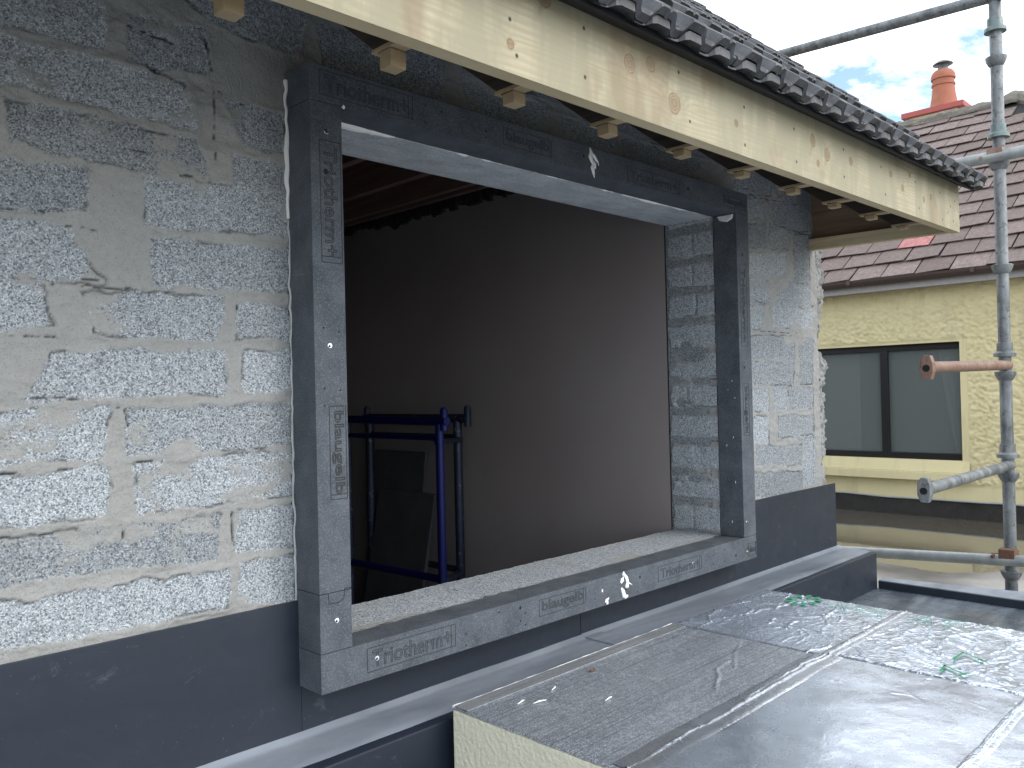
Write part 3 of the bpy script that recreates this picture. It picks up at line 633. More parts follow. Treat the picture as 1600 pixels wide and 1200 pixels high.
bB = board('dull wrinkled foil insulation board carrying the green round emblem', XJ, XE, Y2, Y1, 'foil', mk_creases(XJ, XE, Y2, Y1, 40, 4, .0015, .0038, Lr=(.05, .3)), 2)
bC = board('smooth silver insulation board in front of the embossed one', .257, XJ + .02, Y3, Y2, 'foil_smooth', mk_creases(.8, XJ, Y3, Y2, 14, 5, .0006, .0014, (.03, .16)), 3)
bD = board('bright creased foil insulation board with two green hand drawn strokes', XJ + .02, XE, Y3, Y2, 'foil', mk_creases(XJ + .02, XE, Y3, Y2, 46, 8, .0012, .0036, (.06, .34)), 4)
bE = board('silver insulation board nearest the viewer at the lower right', .257, XE, -1.75, Y3, 'foil_smooth', mk_creases(.5, XE, -1.75, Y3, 16, 9, .001, .003, (.03, .15)), 5)
# joint tape with raised crumpled ridge
def tape(par, x0, x1, yc, w, seed, mat='foil_tape', ridge=.006, nm='joint_tape'):
    xs = np.linspace(x0, x1, int((x1 - x0) / .004)); vs = np.linspace(-1, 1, 26); A, V = np.meshgrid(xs, vs, indexing='ij')
    yo = yc + V * w + (fbm(A * 7, V * 0, seed, 3) - .5) * .006
    rc = (fbm(A * 12, A * 0, seed + 1, 4) - .5) * .9
    H = .0022 + ridge * np.exp(-((V - rc * .5) / .055) ** 2) * (.4 + fbm(A * 30, A * 0, seed + 2, 3)) + ridge * .5 * np.exp(-((V - rc * .9 - .35) / .045) ** 2) * sstep(.45, .6, fbm(A * 6, A * 0, seed + 5, 2))
    H = H - .002 * np.abs(V) ** 6
    grid(nm, np.stack([A, yo, IZ1 + H], -1), mat, par)
tape(bA, .27, XJ + .01, Y2 - .004, .036, 3, ridge=.005); tape(bB, XJ + .012, XE - .004, Y2, .020, 5, ridge=.006); tape(bE, .4, XE - .004, Y3, .014, 6, 'foil', .004)
MB().box(.262, XJ - .005, Y1 - .046, Y1 - .004, IZ1 + .0008, IZ1 + .0022).build('foil_margin', 'foil_margin', bA)
m = MB().tube([(.262 + i * .0042, Y1 + .0008 + .003 * (float(fbm(np.array(i * .12), np.array(2.), 4, 3)) - .5), IZ1 - .001) for i in range(200)], [.0012 + .0035 * max(0, float(fbm(np.array(i * .15), np.array(7.), 9, 3)) - .3) for i in range(200)], 6)
m.build('foil_lip', 'white_foam', bA, True)
for k, (x, y, a) in enumerate(((.36, -.30, .3), (.42, -.33, 2.8), (.47, -.30, .5), (.50, -.43, .2))):
    MB().tube([(x, y, IZ1 + .002), (x + .02 * math.cos(a), y + .012 * math.sin(a), IZ1 + .0035), (x + .035 * math.cos(a + .4), y + .02 * math.sin(a), IZ1 + .002)], [.0007, .002, .0006], 6).build('foil_flake', 'white_foam', bA)
# small dead leaf
tag(MB().hexa([(.622, -.291, IZ1 + .0032), (.636, -.294, IZ1 + .0060), (.640, -.284, IZ1 + .004), (.630, -.280, IZ1 + .0032), (.624, -.284, IZ1 + .006)], [(.623, -.291, IZ1 + .0045), (.637, -.293, IZ1 + .0055), (.641, -.284, IZ1 + .0062), (.630, -.280, IZ1 + .0045), (.625, -.284, IZ1 + .008)]).build('dead_leaf', 'rust'), 'tiny crumpled brown leaf on the embossed insulation board', 'leaf')
# green print: round emblem, outlined lettering, hand strokes
def flat_print(par, nm, m): 
    return m.build(nm, 'green_ink', par)
m = MB(); ecx, ecy = 1.572, -.372
for k in range(9):
    a0 = math.pi * (k / 9) * 2; a1 = a0 + .42
    pts = [(ecx + r * math.cos(a) * 1.25, ecy + r * math.sin(a) * .92, IZ1 + .0048) for r, a in ((.022, a0), (.054, a0 + .05), (.058, (a0 + a1) / 2), (.054, a1 - .02), (.022, a1 - .2))]
    m.poly(pts)
m.build('round_emblem', 'green_ink', bB)
def ground_text(par, txt, cx, cy, L, size, rot, nm='green_lettering', bev=.0006):
    mm2, _ = emboss(par, txt, -L / 2, L / 2, 0, size, 0, False, bev=bev)
    V = [(a, c, bb) for a, bb, c in mm2.v]; cr, sr = math.cos(rot), math.sin(rot)
    V = [(a * cr - c * sr + cx, a * sr + c * cr + cy, IZ1 + .0052 + e * .5) for a, c, e in V]
    me = bpy.data.meshes.new(nm); me.from_pydata(V, [], mm2.f); me.update(); return link(nm, me, 'green_ink', par)
ground_text(bB, 'XTR', 1.568, -.545, .19, .12, -math.pi / 2, bev=.0009); ground_text(bD, 'AT', 1.575, -.76, .15, .12, -math.pi / 2, bev=.0009)
for grp in (([(1.258, -.900), (1.33, -.902)], [(1.33, -.900), (1.295, -.958)], [(1.300, -.945), (1.285, -.962)]), ([(1.150, -.905), (1.205, -.900)], [(1.20, -.898), (1.158, -.960)], [(1.150, -.945), (1.185, -.962)])):
    m = MB()
    for p in grp:
        d = Vector((p[1][0] - p[0][0], p[1][1] - p[0][1], 0)).normalized(); nn = Vector((-d.y, d.x, 0)) * .0038
        m.poly([(p[0][0] + nn.x, p[0][1] + nn.y, IZ1 + .0060), (p[1][0] + nn.x * .6, p[1][1] + nn.y * .6, IZ1 + .0060), (p[1][0] - nn.x * .6, p[1][1] - nn.y * .6, IZ1 + .0060), (p[0][0] - nn.x, p[0][1] - nn.y, IZ1 + .0060)])
    m.build('hand_drawn_stroke', 'green_ink', bD)

# ------------------------------------------------------------------ tiled roof over the wall
roof = empty('tiled_roof', (1, -.3, 1.2), 'dark interlocking tile roof edge with pale timber fascia overhanging the wall', 'roof')
# fascia board with knots
FX0, FX1, FY = -1.6, 2.512, -.58
fz0 = lambda x: 1.159 + .0072 * x
fz1 = lambda x: 1.326 + .0122 * x
xf = np.arange(-.6, FX1, .0025); vf = np.linspace(0, 1, 96); A, V = np.meshgrid(xf, vf, indexing='ij')
Zf = (1 - V) * (1.159 + .0072 * A) + V * (1.326 + .0122 * A)
KN = [(.445, .62, 1), (.515, .72, .8), (.60, .36, 1.1), (1.27, .62, .9), (1.36, .50, 1.0), (1.52, .55, .6), (1.83, .62, .5), (1.93, .45, .6), (.19, .95, .9), (2.13, .4, .6), (2.2, .5, .5), (.10, .3, .5), (-.1, .6, .9), (1.30, .30, .5), (2.0, .75, .45), (.86, .42, .4)]
u = Zf * 1.0 + (fbm(A * 1.6, Zf * 5, 5, 3) - .5) * .07; kn = np.zeros(A.shape) + .0; kn = np.maximum(kn, .30 * sstep(.60, .72, fbm(A * 9, Zf * 5, 19, 4)))
for kx, kv, ks in KN:
    ks = ks * 1.25
    kz_ = 1.159 + .0072 * kx + kv * (.167 + .005 * kx); dx = (A - kx) / 1.1; dz = (Zf - kz_) / 1.15; d = np.hypot(dx, dz) * (1 + .5 * (fbm(A * 30, Zf * 30, 12, 3) - .5))
    u = u + .016 * ks * np.exp(-(d / (.020 * ks)) ** 2) + np.sign(Zf - kz_) * .012 * ks * np.exp(-((A - kx) / .06) ** 2) * np.exp(-((Zf - kz_) / .03) ** 2)
    ring = .5 + .5 * np.cos(d / ks * 1400)
    kn = np.maximum(kn, (1 - sstep(.008 * ks, .012 * ks, d)) * (.42 + .35 * ring)); kn = np.maximum(kn, np.exp(-((d - .0125 * ks) / .0020) ** 2) * .85)
    kn = np.maximum(kn, .38 * np.exp(-((A - kx - .02 * ks * (Zf - kz_) / .05) / (.006 * ks)) ** 2) * sstep(0, .01, kz_ - Zf) * (1 - sstep(.02, .055, kz_ - Zf)) * (ks > .8))
gr = .5 + .5 * np.sin(u * 520 + fbm(A * 2, Zf * 60, 8, 4) * 11); gr = .45 + .55 * gr; gr = gr * (.35 + fbm(A * 2.2, Zf * 36, 9, 5, .65) * 1.05)
hole = np.zeros(A.shape)
for hx, hv in ((.10, .55), (.115, .2), (.30, .80), (.30, .25), (.62, .78), (.66, .20), (.90, .70), (.90, .16), (1.16, .70), (1.17, .2), (1.47, .72), (1.47, .25), (1.75, .7), (1.78, .22), (2.05, .7), (2.08, .2), (2.3, .7), (2.32, .15), (2.44, .2), (2.46, .65), (2.38, .35), (2.41, .5)):
    hz_ = 1.159 + .0072 * hx + hv * .17; d = np.hypot(A - hx, (Zf - hz_) / 1.4); hole = np.maximum(hole, 1 - sstep(.0022, .004, d))
Yf = FY + 0 * A
fas = MB().hexa([(FX0, FY + .0015, fz0(FX0)), (FX1, FY + .0015, fz0(FX1)), (FX1, FY + .032, fz0(FX1)), (FX0, FY + .032, fz0(FX0))], [(FX0, FY + .0015, fz1(FX0)), (FX1, FY + .0015, fz1(FX1)), (FX1, FY + .032, fz1(FX1)), (FX0, FY + .032, fz1(FX0))]).build('fascia_board', 'return_timber', roof)
grid('fascia_face', np.stack([A, Yf, Zf], -1), 'pine', fas, dict(grain=gr, knot=kn, hole=hole))
# return timber at the verge
rb = MB(); rb.hexa([(2.478, FY + .034, 1.1785), (2.510, FY + .034, 1.1785), (2.510, .55, 1.195), (2.478, .55, 1.195)], [(2.478, FY + .034, 1.225), (2.510, FY + .034, 1.225), (2.510, .55, 1.240), (2.478, .55, 1.240)]).build('return_rail', 'return_timber', roof)
# verge boards (brown ply seen from inside)
TP = .895   # roof slope (rise over run)
MB().hexa([(2.512, FY + .034, 1.2), (2.524, FY + .034, 1.2), (2.524, 1.2, 1.2), (2.512, 1.2, 1.2)], [(2.512, FY + .034, 1.34), (2.524, FY + .034, 1.34), (2.524, 1.2, 1.34 + TP * 1.74), (2.512, 1.2, 1.34 + TP * 1.74)]).build('verge_board', 'rough_timber', roof)
# rafters, soffit bearers and hangers
for k in range(-2, 11):
    x = -.087 + .2875 * k
    if x > 2.45: continue
    if k != 10:
        prf = [(-.548, 1.195), (-.452, 1.181), (.30, 1.181 + .79 * .752), (.30, 1.29 + TP * .848), (-.548, 1.29)]
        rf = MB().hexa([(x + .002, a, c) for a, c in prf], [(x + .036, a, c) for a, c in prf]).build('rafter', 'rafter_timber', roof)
    MB().hexa([(x - .003, -.547, 1.181), (x + .031, -.547, 1.181), (x + .029, -.440, 1.183), (x - .003, -.437, 1.183)], [(x - .003, -.547, 1.190), (x + .031, -.547, 1.190), (x + .029, -.440, 1.190), (x - .003, -.437, 1.190)]).build('soffit_bearer', 'batten_wood', roof, bevel=.001)
    dz = (.0 if k < 1 else .010 if k < 3 else .016) + random.uniform(-.003, .003); jx = random.uniform(-.004, .004)
    MB().box(x + .0 + jx, x + .032 + jx, -.487 + jx, -.457 + jx, 1.151 + dz, 1.1805).build('hanger', 'batten_wood', roof, bevel=.001)
# sarking felt under the tiles, and eave tray
MB().hexa([(FX0, -.548, 1.296), (2.51, -.548, 1.312), (2.51, 2.2, 1.312 + TP * 2.748), (FX0, 2.2, 1.296 + TP * 2.748)], [(FX0, -.548, 1.302), (2.51, -.548, 1.318), (2.51, 2.2, 1.318 + TP * 2.748), (FX0, 2.2, 1.302 + TP * 2.748)]).build('sarking_felt', 'felt', roof)
MB().hexa([(FX0, -.632, 1.288), (2.518, -.632, 1.325), (2.518, -.576, fz1(2.5) + .001), (FX0, -.576, fz1(FX0) + .001)], [(FX0, -.628, 1.312), (2.518, -.628, 1.352), (2.518, -.56, fz1(2.5) + .03), (FX0, -.56, fz1(FX0) + .03)]).build('eave_tray', 'eave_tray', roof)
# tile courses
PER = .1145; TX0, TX1 = -1.6, 2.565; NC = 11; GA = .315
def tprof(x):
    p = ((x - TX1) / PER) % 1.0; idx = int(math.floor((x - TX1) / PER))
    t = abs(p - .5) * 2      # 0 centre of roll, 1 centre of pan
    h = .027 * (1 - min(1, max(0, (t - .42) / .30)))
    if idx % 2 and .06 < t < .16 and p > .5: h -= .006
    return h
ln = math.sqrt(1 + TP * TP); dy, dz = 1 / ln, TP / ln; nyv, nzv = -TP / ln, 1 / ln
EY, EZ = -.635, 1.295
m = MB(); tr = random.Random(2)
xs = []
a = TX0
tw = 2 * PER
nt_ = int((TX1 - TX0) / tw)
for c in range(NC):
    for i in range(nt_):
        x1 = TX1 - i * tw - .0012; x0 = TX1 - (i + 1) * tw + .0012; j = tr.uniform(-.005, .005); jz = tr.uniform(-.0015, .0022)
        sx = sorted(set([round(x0 + (x1 - x0) * k / 36, 5) for k in range(37)]))
        s0 = c * GA + j; s1 = s0 + GA + .045
        b0 = len(m.v)
        for x in sx:
            h = tprof(min(x, TX1 - 1e-5)); ez = EZ + .009 * x
            def pt(s, n): return (x, EY + dy * s + nyv * n, ez + dz * s + nzv * n)
            m.v += [pt(s0 + .004, h + .020 + jz), pt(s0, h + .037 + jz), pt(s0 + .004, h + .041 + jz), pt(s1, h + .014), pt(s1, h)]
        for q in range(len(sx) - 1):
            for r in range(5):
                A0 = b0 + q * 5; r2 = (r + 1) % 5; m.f.append((A0 + r, A0 + 5 + r, A0 + 5 + r2, A0 + r2))
        m.f.append(tuple(b0 + r for r in range(5))); L_ = b0 + (len(sx) - 1) * 5; m.f.append(tuple(L_ + r for r in reversed(range(5))))
m.build('tile_covering', 'tile', roof)
fl = MB(); nX = 400      # closed eave comb behind the tile fronts
for i in range(nX):
    xa = TX0 + (TX1 - .004 - TX0) * i / nX; xb_ = TX0 + (TX1 - .004 - TX0) * (i + 1) / nX; pa = tprof(xa); pb = tprof(xb_)
    q_ = []
    for xq, hq in ((xa, pa), (xb_, pb)):
        e_ = EZ + .009 * xq; yf_ = EY + nyv * (.014 + hq)
        q_.append([(xq, yf_ + .0025, e_ + .014 + hq * .22), (xq, EY + .012, e_ + .022 + hq * .22), (xq, EY + .012, e_ + .034 + hq), (xq, yf_ + .0025, e_ + nzv * (.024 + hq))])
    fl.hexa(q_[0], q_[1])
fl.build('eave_comb', 'tile', roof)
hk = MB(); hx, hy, hz0 = 2.3, .315, 2.15
hk.tube([(hx, hy, hz0), (hx, hy - .005, hz0 + .03), (hx, hy + .03, hz0 + .045), (hx, hy + .075, hz0 + .062)], .006, 8); hk.lathe([(.012, hz0 - .02), (.014, hz0 + .01), (.008, hz0 + .02)], hx, hy, 10)
hk.build('roof_hook', 'galv_light', roof, True)

# ------------------------------------------------------------------ room behind the opening
room = empty('interior_room', (.4, 2.4, -.95), 'dim unfinished room behind the opening with brown plastered partition', 'room')
nyg = np.arange(T + .006, 4.6, .012); 
YY, VV = np.meshgrid(nyg, np.linspace(0, 1, 3), indexing='ij')
top = 1.512 + (fbm(nyg * 7, nyg * 0, 71, 4) - .5) * .05 - .05 * np.exp(-((nyg - 1.86) / .05) ** 2) - .03 * np.exp(-((nyg - 1.55) / .03) ** 2)
Zi = -.95 + (top[:, None] + .95) * VV
grid('partition_wall', np.stack([1.708 + 0 * YY, YY, Zi], -1), 'plaster', room, smooth=False)
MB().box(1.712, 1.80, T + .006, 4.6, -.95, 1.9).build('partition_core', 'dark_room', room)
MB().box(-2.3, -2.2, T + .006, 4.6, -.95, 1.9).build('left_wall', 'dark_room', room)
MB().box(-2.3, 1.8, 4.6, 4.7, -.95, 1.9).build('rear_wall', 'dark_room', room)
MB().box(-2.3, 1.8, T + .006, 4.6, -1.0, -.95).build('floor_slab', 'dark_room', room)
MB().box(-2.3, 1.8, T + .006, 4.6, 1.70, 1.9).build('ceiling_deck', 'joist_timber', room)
for x in (-.45, -.1, .25, .62, .97, 1.305, 1.575, 1.652):
    MB().box(x - .0, x + .030 + (.008 if x < 1.5 else 0), T + .01, 4.59, 1.545, 1.699).build('ceiling_joist', 'joist_timber', room)
# ragged plaster edge hanging strip
rp = MB(); rq = random.Random(9)
for i in range(90):
    y = .35 + i * .03 + rq.uniform(-.01, .01); rp.box(1.685 + rq.uniform(-.005, .01), 1.707, y, y + rq.uniform(.01, .05), 1.50 + rq.uniform(-.015, .02), 1.535 + rq.uniform(0, .02))
rp.build('ragged_edge', 'felt', room)
# scaffold trestle tower inside
tw_ = empty('trestle_tower', (1.45, 1.5, -.95), 'blue painted tubular trestle tower standing inside the dark room', 'scaffold tower')
def post(x, y, z0, z1, mat, r=.019): return MB().tube([(x, y, z0), (x, y, z1)], r, 14).build('post', mat, tw_, True)
post(1.29, 1.05, -.94, .50, 'blue_paint', .018); post(1.29, 1.72, -.94, .50, 'worn_blue'); post(1.60, 1.29, -.94, .50, 'worn_blue', .0205); post(1.60, 1.98, -.94, .50, 'worn_blue', .023)
for a, c, mat, r in (((1.29, 1.0, .497), (1.29, 1.75, .503), 'blue_paint', .018), ((1.29, 1.05, .428), (1.29, 1.72, .428), 'blue_paint', .011), ((1.29, 1.05, -.155), (1.29, 1.72, -.165), 'blue_paint', .016),
                    ((1.60, 1.22, .497), (1.60, 2.02, .497), 'worn_blue', .02), ((1.60, 1.29, .41), (1.60, 1.98, .41), 'worn_blue', .014), ((1.60, 1.29, -.20), (1.60, 1.98, -.20), 'worn_blue', .016), ((1.29, 1.05, -.17), (1.60, 1.29, -.21), 'worn_blue', .016), ((1.29, 1.07, .41), (1.60, 1.27, .40), 'worn_blue', .012)):
    MB().tube([a, c], r, 12).build('rail', mat, tw_, True)
for x, y, mat in ((1.29, 1.02, 'blue_paint'), (1.60, 1.22, 'worn_blue'), (1.60, 2.0, 'worn_blue')):
    MB().tube([(x, y, .46), (x, y, .545), (x, y, .556)], [.016, .016, .009], 12).build('spigot', mat, tw_, True)
def sheet(label, y0, y1, z1, xb, xt, mat='dark_sheet'):
    o = MB().hexa([(xb, y0, -.945), (xb, y1, -.945), (xb + .02, y1, -.945), (xb + .02, y0, -.945)], [(xt, y0, z1), (xt, y1, z1), (xt + .02, y1, z1), (xt + .02, y0, z1)]).build('leaning_sheet', mat, None, bevel=.002)
    tag(o, label, 'board', 'dark boards leaning in the room'); return o
sheet('tall dark board leaning on the partition, furthest back of the two', 1.60, 2.02, .325, 1.50, 1.66)
sheet('lower grey stained board leaning in front of the taller dark board', 1.49, 1.93, .13, 1.40, 1.62)
# dust sheet heap on the floor
bx = np.linspace(1.0, 1.6, 60); by = np.linspace(1.6, 2.5, 80); A, B = np.meshgrid(bx, by, indexing='ij')
hh = -.94 + .62 * np.exp(-((A - 1.32) / .20) ** 2 - ((B - 2.05) / .28) ** 2) * (.75 + .5 * fbm(A * 9, B * 9, 91, 4))
tag(grid('rubble_bag_heap', np.stack([A, B, hh], -1), 'worn_blue', None, dict()), 'dark heap with pale smudges behind the blue trestle tower', 'heap')

# ------------------------------------------------------------------ tube scaffold outside
sc = empty('scaffold', (3.10, -.57, -.473), 'galvanised tube scaffold upright with ledgers and couplers beside the flat roof', 'scaffold')
PX, PY = 3.10, -.57
std = MB().tube([(PX + .004, PY, -.470), (PX + .014, PY, 2.9)], .0242, 24).build('standard', 'galv', sc, True)
def cup(z, kind):
    m = MB()
    if kind == 't': m.lathe([(.026, z + .040), (.030, z + .038), (.031, z + .004), (.043, z - .006), (.043, z - .020), (.026, z - .020)][::-1], PX + .008, PY, 24)
    else: m.lathe([(.026, z - .028), (.030, z - .024), (.040, z - .004), (.042, z + .010), (.037, z + .012), (.026, z + .008)], PX + .008, PY, 24)
    m.build('cup', 'galv_green' if z > 1 and kind == 't' else 'galv', sc, True)
for z, k in ((2.14, 't'), (2.0, 'b'), (1.68, 't'), (1.55, 'b'), (1.10, 'b'), (.735, 't'), (.64, 'b'), (.30, 't'), (.205, 'b'), (-.215, 'b')): cup(z, k)
MB().tube([(3.10, -.62, 2.27), (3.10, 3.2, 2.46)], .0242, 20).build('ledger', 'galv', sc, True)
MB().tube([(3.06, -2.6, 1.57), (3.06, 3.2, 1.575)], .0242, 20).build('ledger', 'galv_light', sc, True)
MB().tube([(3.06, -2.6, -.03), (3.06, 3.2, -.385)], .0242, 20).build('ledger', 'galv_light', sc, True)
for z in (1.57, -.14):
    m = MB(); m.lathe([(.0245, z - .024), (.030, z - .024), (.030, z + .022), (.0245, z + .022)], PX + .008, PY, 20)
    m.box(PX - .062, PX - .012, PY - .030, PY + .030, z - .010, z + .034); m.tube([(PX - .03, PY + .030, z + .0), (PX - .03, PY + .066, z)], .010, 8); m.tube([(PX - .045, PY + .050, z), (PX - .070, PY + .052, z)], .008, 6)
    m.build('coupler', 'rust' if z < 0 else 'galv_rust', sc, True)
def transom(z0, z1, xe, mat):
    t_ = MB().tube([(PX + .005, PY - .012, z0), (xe + .02, PY + .001, z1)], .0205, 20).build('transom', mat, sc, True)
    m = MB(); x = xe; yc = PY + .002
    out = [(-.014, .041), (.010, .043), (.021, .018), (.022, -.016), (.012, -.042), (-.014, -.043), (-.022, -.014), (-.021, .016)]
    m.hexa([(x, yc + a, z1 + c) for a, c in out], [(x + .03, yc + a, z1 + c) for a, c in out]); m.build('end_blade', mat, t_, bevel=.003)
    MB().tube([(x - .0012, yc, z1 - .003), (x + .0005, yc, z1 - .003)], [.0125, .0125], 16).build('tube_bore', 'hole_dark', t_)
transom(.678, .663, 2.14, 'galv_rust'); transom(.250, .242, 2.08, 'galv')

# ------------------------------------------------------------------ low roof beyond, puddle, ground
LZ = -.473
EDY = [-5, -2.2, -1.2, -.6, -.32, -.12, .05, .2, .35, .5, .9, 1.6, 3, 8]; EDX = [5.6, 5.2, 5.0, 4.78, 4.42, 4.28, 4.22, 4.25, 4.20, 4.30, 4.15, 4.0, 4.2, 4.6]
gx = np.linspace(2.86, 6.32, 180); gy = np.linspace(-6, 9, 500); A, B = np.meshgrid(gx, gy, indexing='ij')
edge_ = np.interp(B, EDY, EDX) + (fbm(B * 5, B * 0, 37, 4) - .5) * .25
wet = sstep(-.75, .05, A - edge_ + (fbm(A * 3, B * 3, 38, 4) - .5) * .9)
hz_l = (fbm(A * 2, B * 2, 31, 4) - .5) * .010 - .014 * sstep(-.25, .15, A - edge_)
lowr = grid('lower_roof', np.stack([A, B, LZ + .006 + hz_l], -1), 'roof_concrete', None, dict(wet=wet)); tag(lowr, kind='structure')
tag(MB().poly([(3.3, -6, LZ - .001), (6.28, -6, LZ - .001), (6.28, 9, LZ - .001), (3.3, 9, LZ - .001)]).build('water', 'water'), kind='structure')
tag(MB().box(-60, 300, -200, 300, -4.0, -3.9).build('ground', 'earth'), kind='structure')
tag(MB().box(2.87, 6.35, -6, 9, -3.9, LZ - .03).build('lower_roof_walls', 'yellow_smooth'), kind='structure')

# ------------------------------------------------------------------ neighbouring house
nh = empty('neighbour_house', (6.3, 1, -3.9), 'yellow roughcast neighbour house with mauve slate roof and dark window', 'house')
HX = 6.3; WY0, WY1, WZ0, WZ1 = .545, 2.75, -.022, .938
gy = np.arange(-1.6, 3.6, .011); gz = np.arange(-.48, 1.47, .011); A, B = np.meshgrid(gy, gz, indexing='ij')
sm = np.maximum(1 - sstep(-.225, -.195, B), (1 - sstep(.0, .01, np.maximum(np.maximum(WY0 - .055 - A, A - WY1 - .05), np.maximum(-.19 - B, B - WZ1 - .02)))))
cell = fbm(A * 60, B * 45, 81, 3, .6)
ridge_n = 1 - np.abs(fbm(A * 42, B * 56, 83, 4, .6) - .5) * 5
hgt = (np.clip(ridge_n, 0, 1) * .013 + cell * .020) * (1 - sm) + .008 * sm
cxm = (A[:-1, :-1] + A[1:, 1:]) / 2; czm = (B[:-1, :-1] + B[1:, 1:]) / 2
mk = ~((cxm > WY0) & (cxm < WY1) & (czm > WZ0) & (czm < WZ1))
grid('roughcast_wall', np.stack([HX - hgt, A, B], -1), 'yellow_smooth', nh, None, mk)
w_ = MB()
for a in ((-6, -1.6, -3.9, 1.47), (3.6, 9, -3.9, 1.47), (-1.6, WY0, -3.9, 1.47), (WY1, 3.6, -3.9, 1.47), (WY0, WY1, -3.9, WZ0), (WY0, WY1, WZ1, 1.47)): w_.box(HX + .01, HX + .3, a[0], a[1], a[2], a[3])
w_.build('wall_core', 'yellow_smooth', nh)
sl = MB().box(HX - .075, HX + .08, WY0 - .06, WY1 + .1, -.185, -.115).build('window_sill', 'yellow_smooth', nh, bevel=.006)
MB().hexa([(HX - .045, WY0 - .055, -.114), (HX + .12, WY0 - .055, -.114), (HX + .12, WY1 + .05, -.114), (HX - .045, WY1 + .05, -.114)], [(HX - .012, WY0 - .055, WZ0 - .002), (HX + .12, WY0 - .055, WZ0 - .002), (HX + .12, WY1 + .05, WZ0 - .002), (HX - .012, WY1 + .05, WZ0 - .002)]).build('sill_slope', 'yellow_smooth', nh)
win = MB(); fx0, fx1 = HX + .045, HX + .10
win.box(fx0, fx1, WY0, WY1, WZ0, WZ0 + .055); win.box(fx0, fx1, WY0, WY1, WZ1 - .05, WZ1); win.box(fx0, fx1, WY0, WY0 + .02, WZ0 + .055, WZ1 - .05); win.box(fx0, fx1, WY1 - .05, WY1, WZ0 + .055, WZ1 - .05); win.box(fx0 - .006, fx1, 1.125, 1.19, WZ0 + .055, WZ1 - .05)
wn = win.build('window', 'black_frame', nh, bevel=.004)
MB().box(HX + .07, HX + .076, WY0 + .02, 1.125, WZ0 + .055, WZ1 - .05).build('pane', 'glass', wn); MB().box(HX + .07, HX + .076, 1.19, WY1 - .05, WZ0 + .055, WZ1 - .05).build('pane', 'glass', wn)
for cs, (y0, y1, tp, bt) in enumerate(((WY0, .0, .22, .05), (1.62, 0, .25, .36))):
    ts = np.linspace(0, 1, 60); zs3 = np.linspace(WZ0, WZ1, 20); A, B = np.meshgrid(ts, zs3, indexing='ij'); v = (B - WZ0) / (WZ1 - WZ0)
    if cs == 0: yy = WY0 + .01 + A * (.06 + .14 * v ** .8)
    else: yy = 1.40 + A * .5 + .12 * (1 - v) * (1 - A) * 0 + .0
    grid('curtain', np.stack([HX + .135 + .004 * np.sin(A * 22), yy, B], -1), 'curtain', wn)
MB().box(HX + .9, HX + 1.0, WY0 - 1, WY1 + 1, WZ0 - .6, WZ1 + .5).build('room_back', 'dark_room', nh)
# lead flashing at the wall foot
gy = np.arange(-5, 8.5, .03); gs = np.linspace(0, 1, 10); A, B = np.meshgrid(gy, gs, indexing='ij')
wv = (fbm(A * 2.0, A * 0, 41, 3) - .5) * .03
grid('lead_flashing', np.stack([HX - .022 - .08 * B ** 1.5 + (fbm(A * 6, B * 3, 43, 3) - .5) * .02, A, -.345 + wv * (1 - B) - .135 * B], -1), 'lead', nh)
MB().tube([(HX - .024, y_, -.343 + (float(fbm(np.array(y_ * 2.0), np.array(0.), 41, 3)) - .5) * .03) for y_ in np.arange(-5, 8.4, .12)], .007, 6).build('flashing_lip', 'concrete_lintel', nh, True)
# gutter, fascia
MB().box(HX - .16, HX + .02, -6, 9, 1.392, 1.415).build('soffit', 'soffit_grey', nh)
MB().box(HX - .175, HX - .160, -6, 9, 1.385, 1.445).build('fascia_strip', 'soffit_grey', nh)
gt = MB()
for k in range(8):
    a0 = math.pi + math.pi * k / 8; a1 = math.pi + math.pi * (k + 1) / 8; cxg, czg, r = HX - .215, 1.485, .052
    gt.hexa([(cxg + r * math.cos(a0), -6, czg + r * math.sin(a0)), (cxg + r * math.cos(a1), -6, czg + r * math.sin(a1)), (cxg + (r - .004) * math.cos(a1), -6, czg + (r - .004) * math.sin(a1)), (cxg + (r - .004) * math.cos(a0), -6, czg + (r - .004) * math.sin(a0))],
            [(cxg + r * math.cos(a0), 9, czg + r * math.sin(a0)), (cxg + r * math.cos(a1), 9, czg + r * math.sin(a1)), (cxg + (r - .004) * math.cos(a1), 9, czg + (r - .004) * math.sin(a1)), (cxg + (r - .004) * math.cos(a0), 9, czg + (r - .004) * math.sin(a0))])
gut = gt.build('gutter', 'fascia_brown', nh)
for y in (-.6, .35, 1.3, 2.2): MB().box(HX - .272, HX - .262, y, y + .03, 1.45, 1.49).build('gutter_bracket', 'fascia_brown', gut)
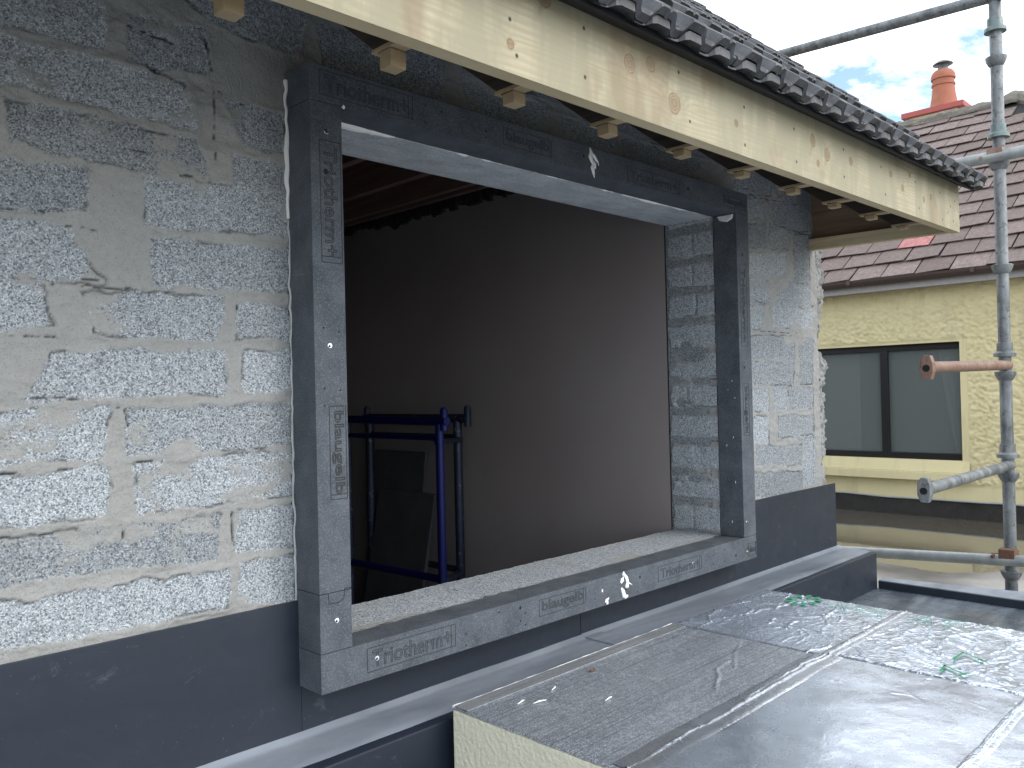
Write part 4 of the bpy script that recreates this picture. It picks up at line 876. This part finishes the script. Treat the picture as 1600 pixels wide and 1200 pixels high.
# slates
RX0, RZ0, RX1, RZ1 = HX - .20, 1.478, 9.0, 3.56; L_ = math.hypot(RX1 - RX0, RZ1 - RZ0); ux, uz = (RX1 - RX0) / L_, (RZ1 - RZ0) / L_
EXP = L_ / 15.0; SW = .262; V = []; F = []; tint = []; sr_ = random.Random(5)
def slate(y0, y1, s0, s1, tv, lift):
    b0 = len(V); th = .007
    tw1 = sr_.uniform(-.012, .012); tk = sr_.uniform(-.003, .010)
    for (y, s, o) in ((y0, s0 + tw1, .022 + lift + tk), (y1, s0 - tw1, .022 + lift), (y1, s1, .002), (y0, s1, .002)):
        for e in (0, -th): V.append((RX0 + ux * s - uz * (o + e), y, RZ0 + uz * s + ux * (o + e)))
    F.extend([(b0, b0 + 2, b0 + 4, b0 + 6), (b0 + 1, b0 + 7, b0 + 5, b0 + 3), (b0, b0 + 1, b0 + 3, b0 + 2), (b0 + 2, b0 + 3, b0 + 5, b0 + 4), (b0 + 4, b0 + 5, b0 + 7, b0 + 6), (b0 + 6, b0 + 7, b0 + 1, b0)]); tint.extend([tv] * 8)
for c in range(15):
    y = -2.6 + (c % 2) * SW / 2
    while y < 6:
        tv = sr_.random() * .9
        if c == 2 and abs(y + SW / 2 - .96) < SW / 2: tv = 1.0
        s0 = c * EXP; ymin = .72 - 3.3 * (1 - (s0 + EXP) / L_)
        if y > ymin: slate(y + sr_.uniform(.002, .009), y + SW - sr_.uniform(.002, .009), s0, s0 + EXP + .05, tv, sr_.uniform(0, .006))
        y += SW
me = bpy.data.meshes.new('slate_roof'); me.from_pydata(V, [], F); me.update(); at = me.attributes.new('tint', 'FLOAT', 'POINT'); at.data.foreach_set('value', tint)
so = link('slate_roof', me, 'slate', nh)
MB().hexa([(RX0 + .02, -2.6, RZ0 - .03), (RX0 + .02, 6, RZ0 - .03), (RX1, 6, RZ1 - .03), (RX1, .70, RZ1 - .03)], [(RX0 + .02, -2.6, RZ0 + .0), (RX0 + .02, 6, RZ0 + .0), (RX1, 6, RZ1 + .0), (RX1, .70, RZ1 + .0)]).build('roof_deck', 'felt', nh)
MB().poly([(RX1, .7, RZ1), (RX1, 6, RZ1), (11.6, 6, 1.5), (11.6, -2.6, 1.5)]).poly([(RX1, .7, RZ1 - .01), (11.6, -2.6, 1.49), (RX0, -2.6, RZ0 - .02)]).build('rear_slope', 'slate', nh)
ty = np.arange(.66, 6, .02); th_ = np.linspace(-.25, math.pi + .25, 14); A, B = np.meshgrid(ty, th_, indexing='ij')
rr_ = .085 + (fbm(A * 9, B * 3, 95, 4) - .5) * .07 + .05 * np.exp(-((A - .74) / .07) ** 2)
grid('ridge', np.stack([RX1 + rr_ * np.cos(B) * 1.2, A, RZ1 - .03 + rr_ * np.sin(B) * .9], -1), 'mossy_ridge', nh)
# hip line
hp = MB(); hp.tube([(RX1 - (RX1 - RX0) * k / 20, .70 - 3.3 * k / 20, RZ1 - (RZ1 - RZ0) * k / 20 + .01) for k in range(21)], [.075 + random.uniform(-.012, .012) for _ in range(21)], 8); hp.build('hip', 'mossy_ridge', nh, True)
# chimney
chs = MB().box(9.55, 9.95, 1.45, 1.98, 2.6, 3.80).build('chimney', 'yellow_smooth', nh)
MB().box(9.5, 10.02, 1.37, 2.06, 3.80, 3.866).build('chimney_cap', 'chimney_red', chs, bevel=.008)
pc = (9.66, 1.625)
MB().lathe([(.160, 3.866), (.148, 3.90), (.128, 4.02), (.118, 4.12), (.128, 4.125), (.128, 4.145), (.118, 4.15), (.118, 4.195), (.132, 4.20), (.132, 4.235), (.12, 4.275), (.10, 4.30)], *pc, 28).build('chimney_pot', 'terracotta', chs, True)
cw = MB(); cw.lathe([(.06, 4.29), (.06, 4.33), (.04, 4.33)], *pc, 16)
for a in (.4, 2.5, 4.6): cw.tube([(pc[0] + .05 * math.cos(a), pc[1] + .05 * math.sin(a), 4.31), (pc[0] + .075 * math.cos(a), pc[1] + .075 * math.sin(a), 4.385)], .005, 6)
cw.lathe([(.01, 4.425), (.06, 4.418), (.105, 4.388), (.11, 4.38), (.10, 4.375)][::-1], *pc, 20); cw.build('cowl', 'steel_cowl', chs, True)
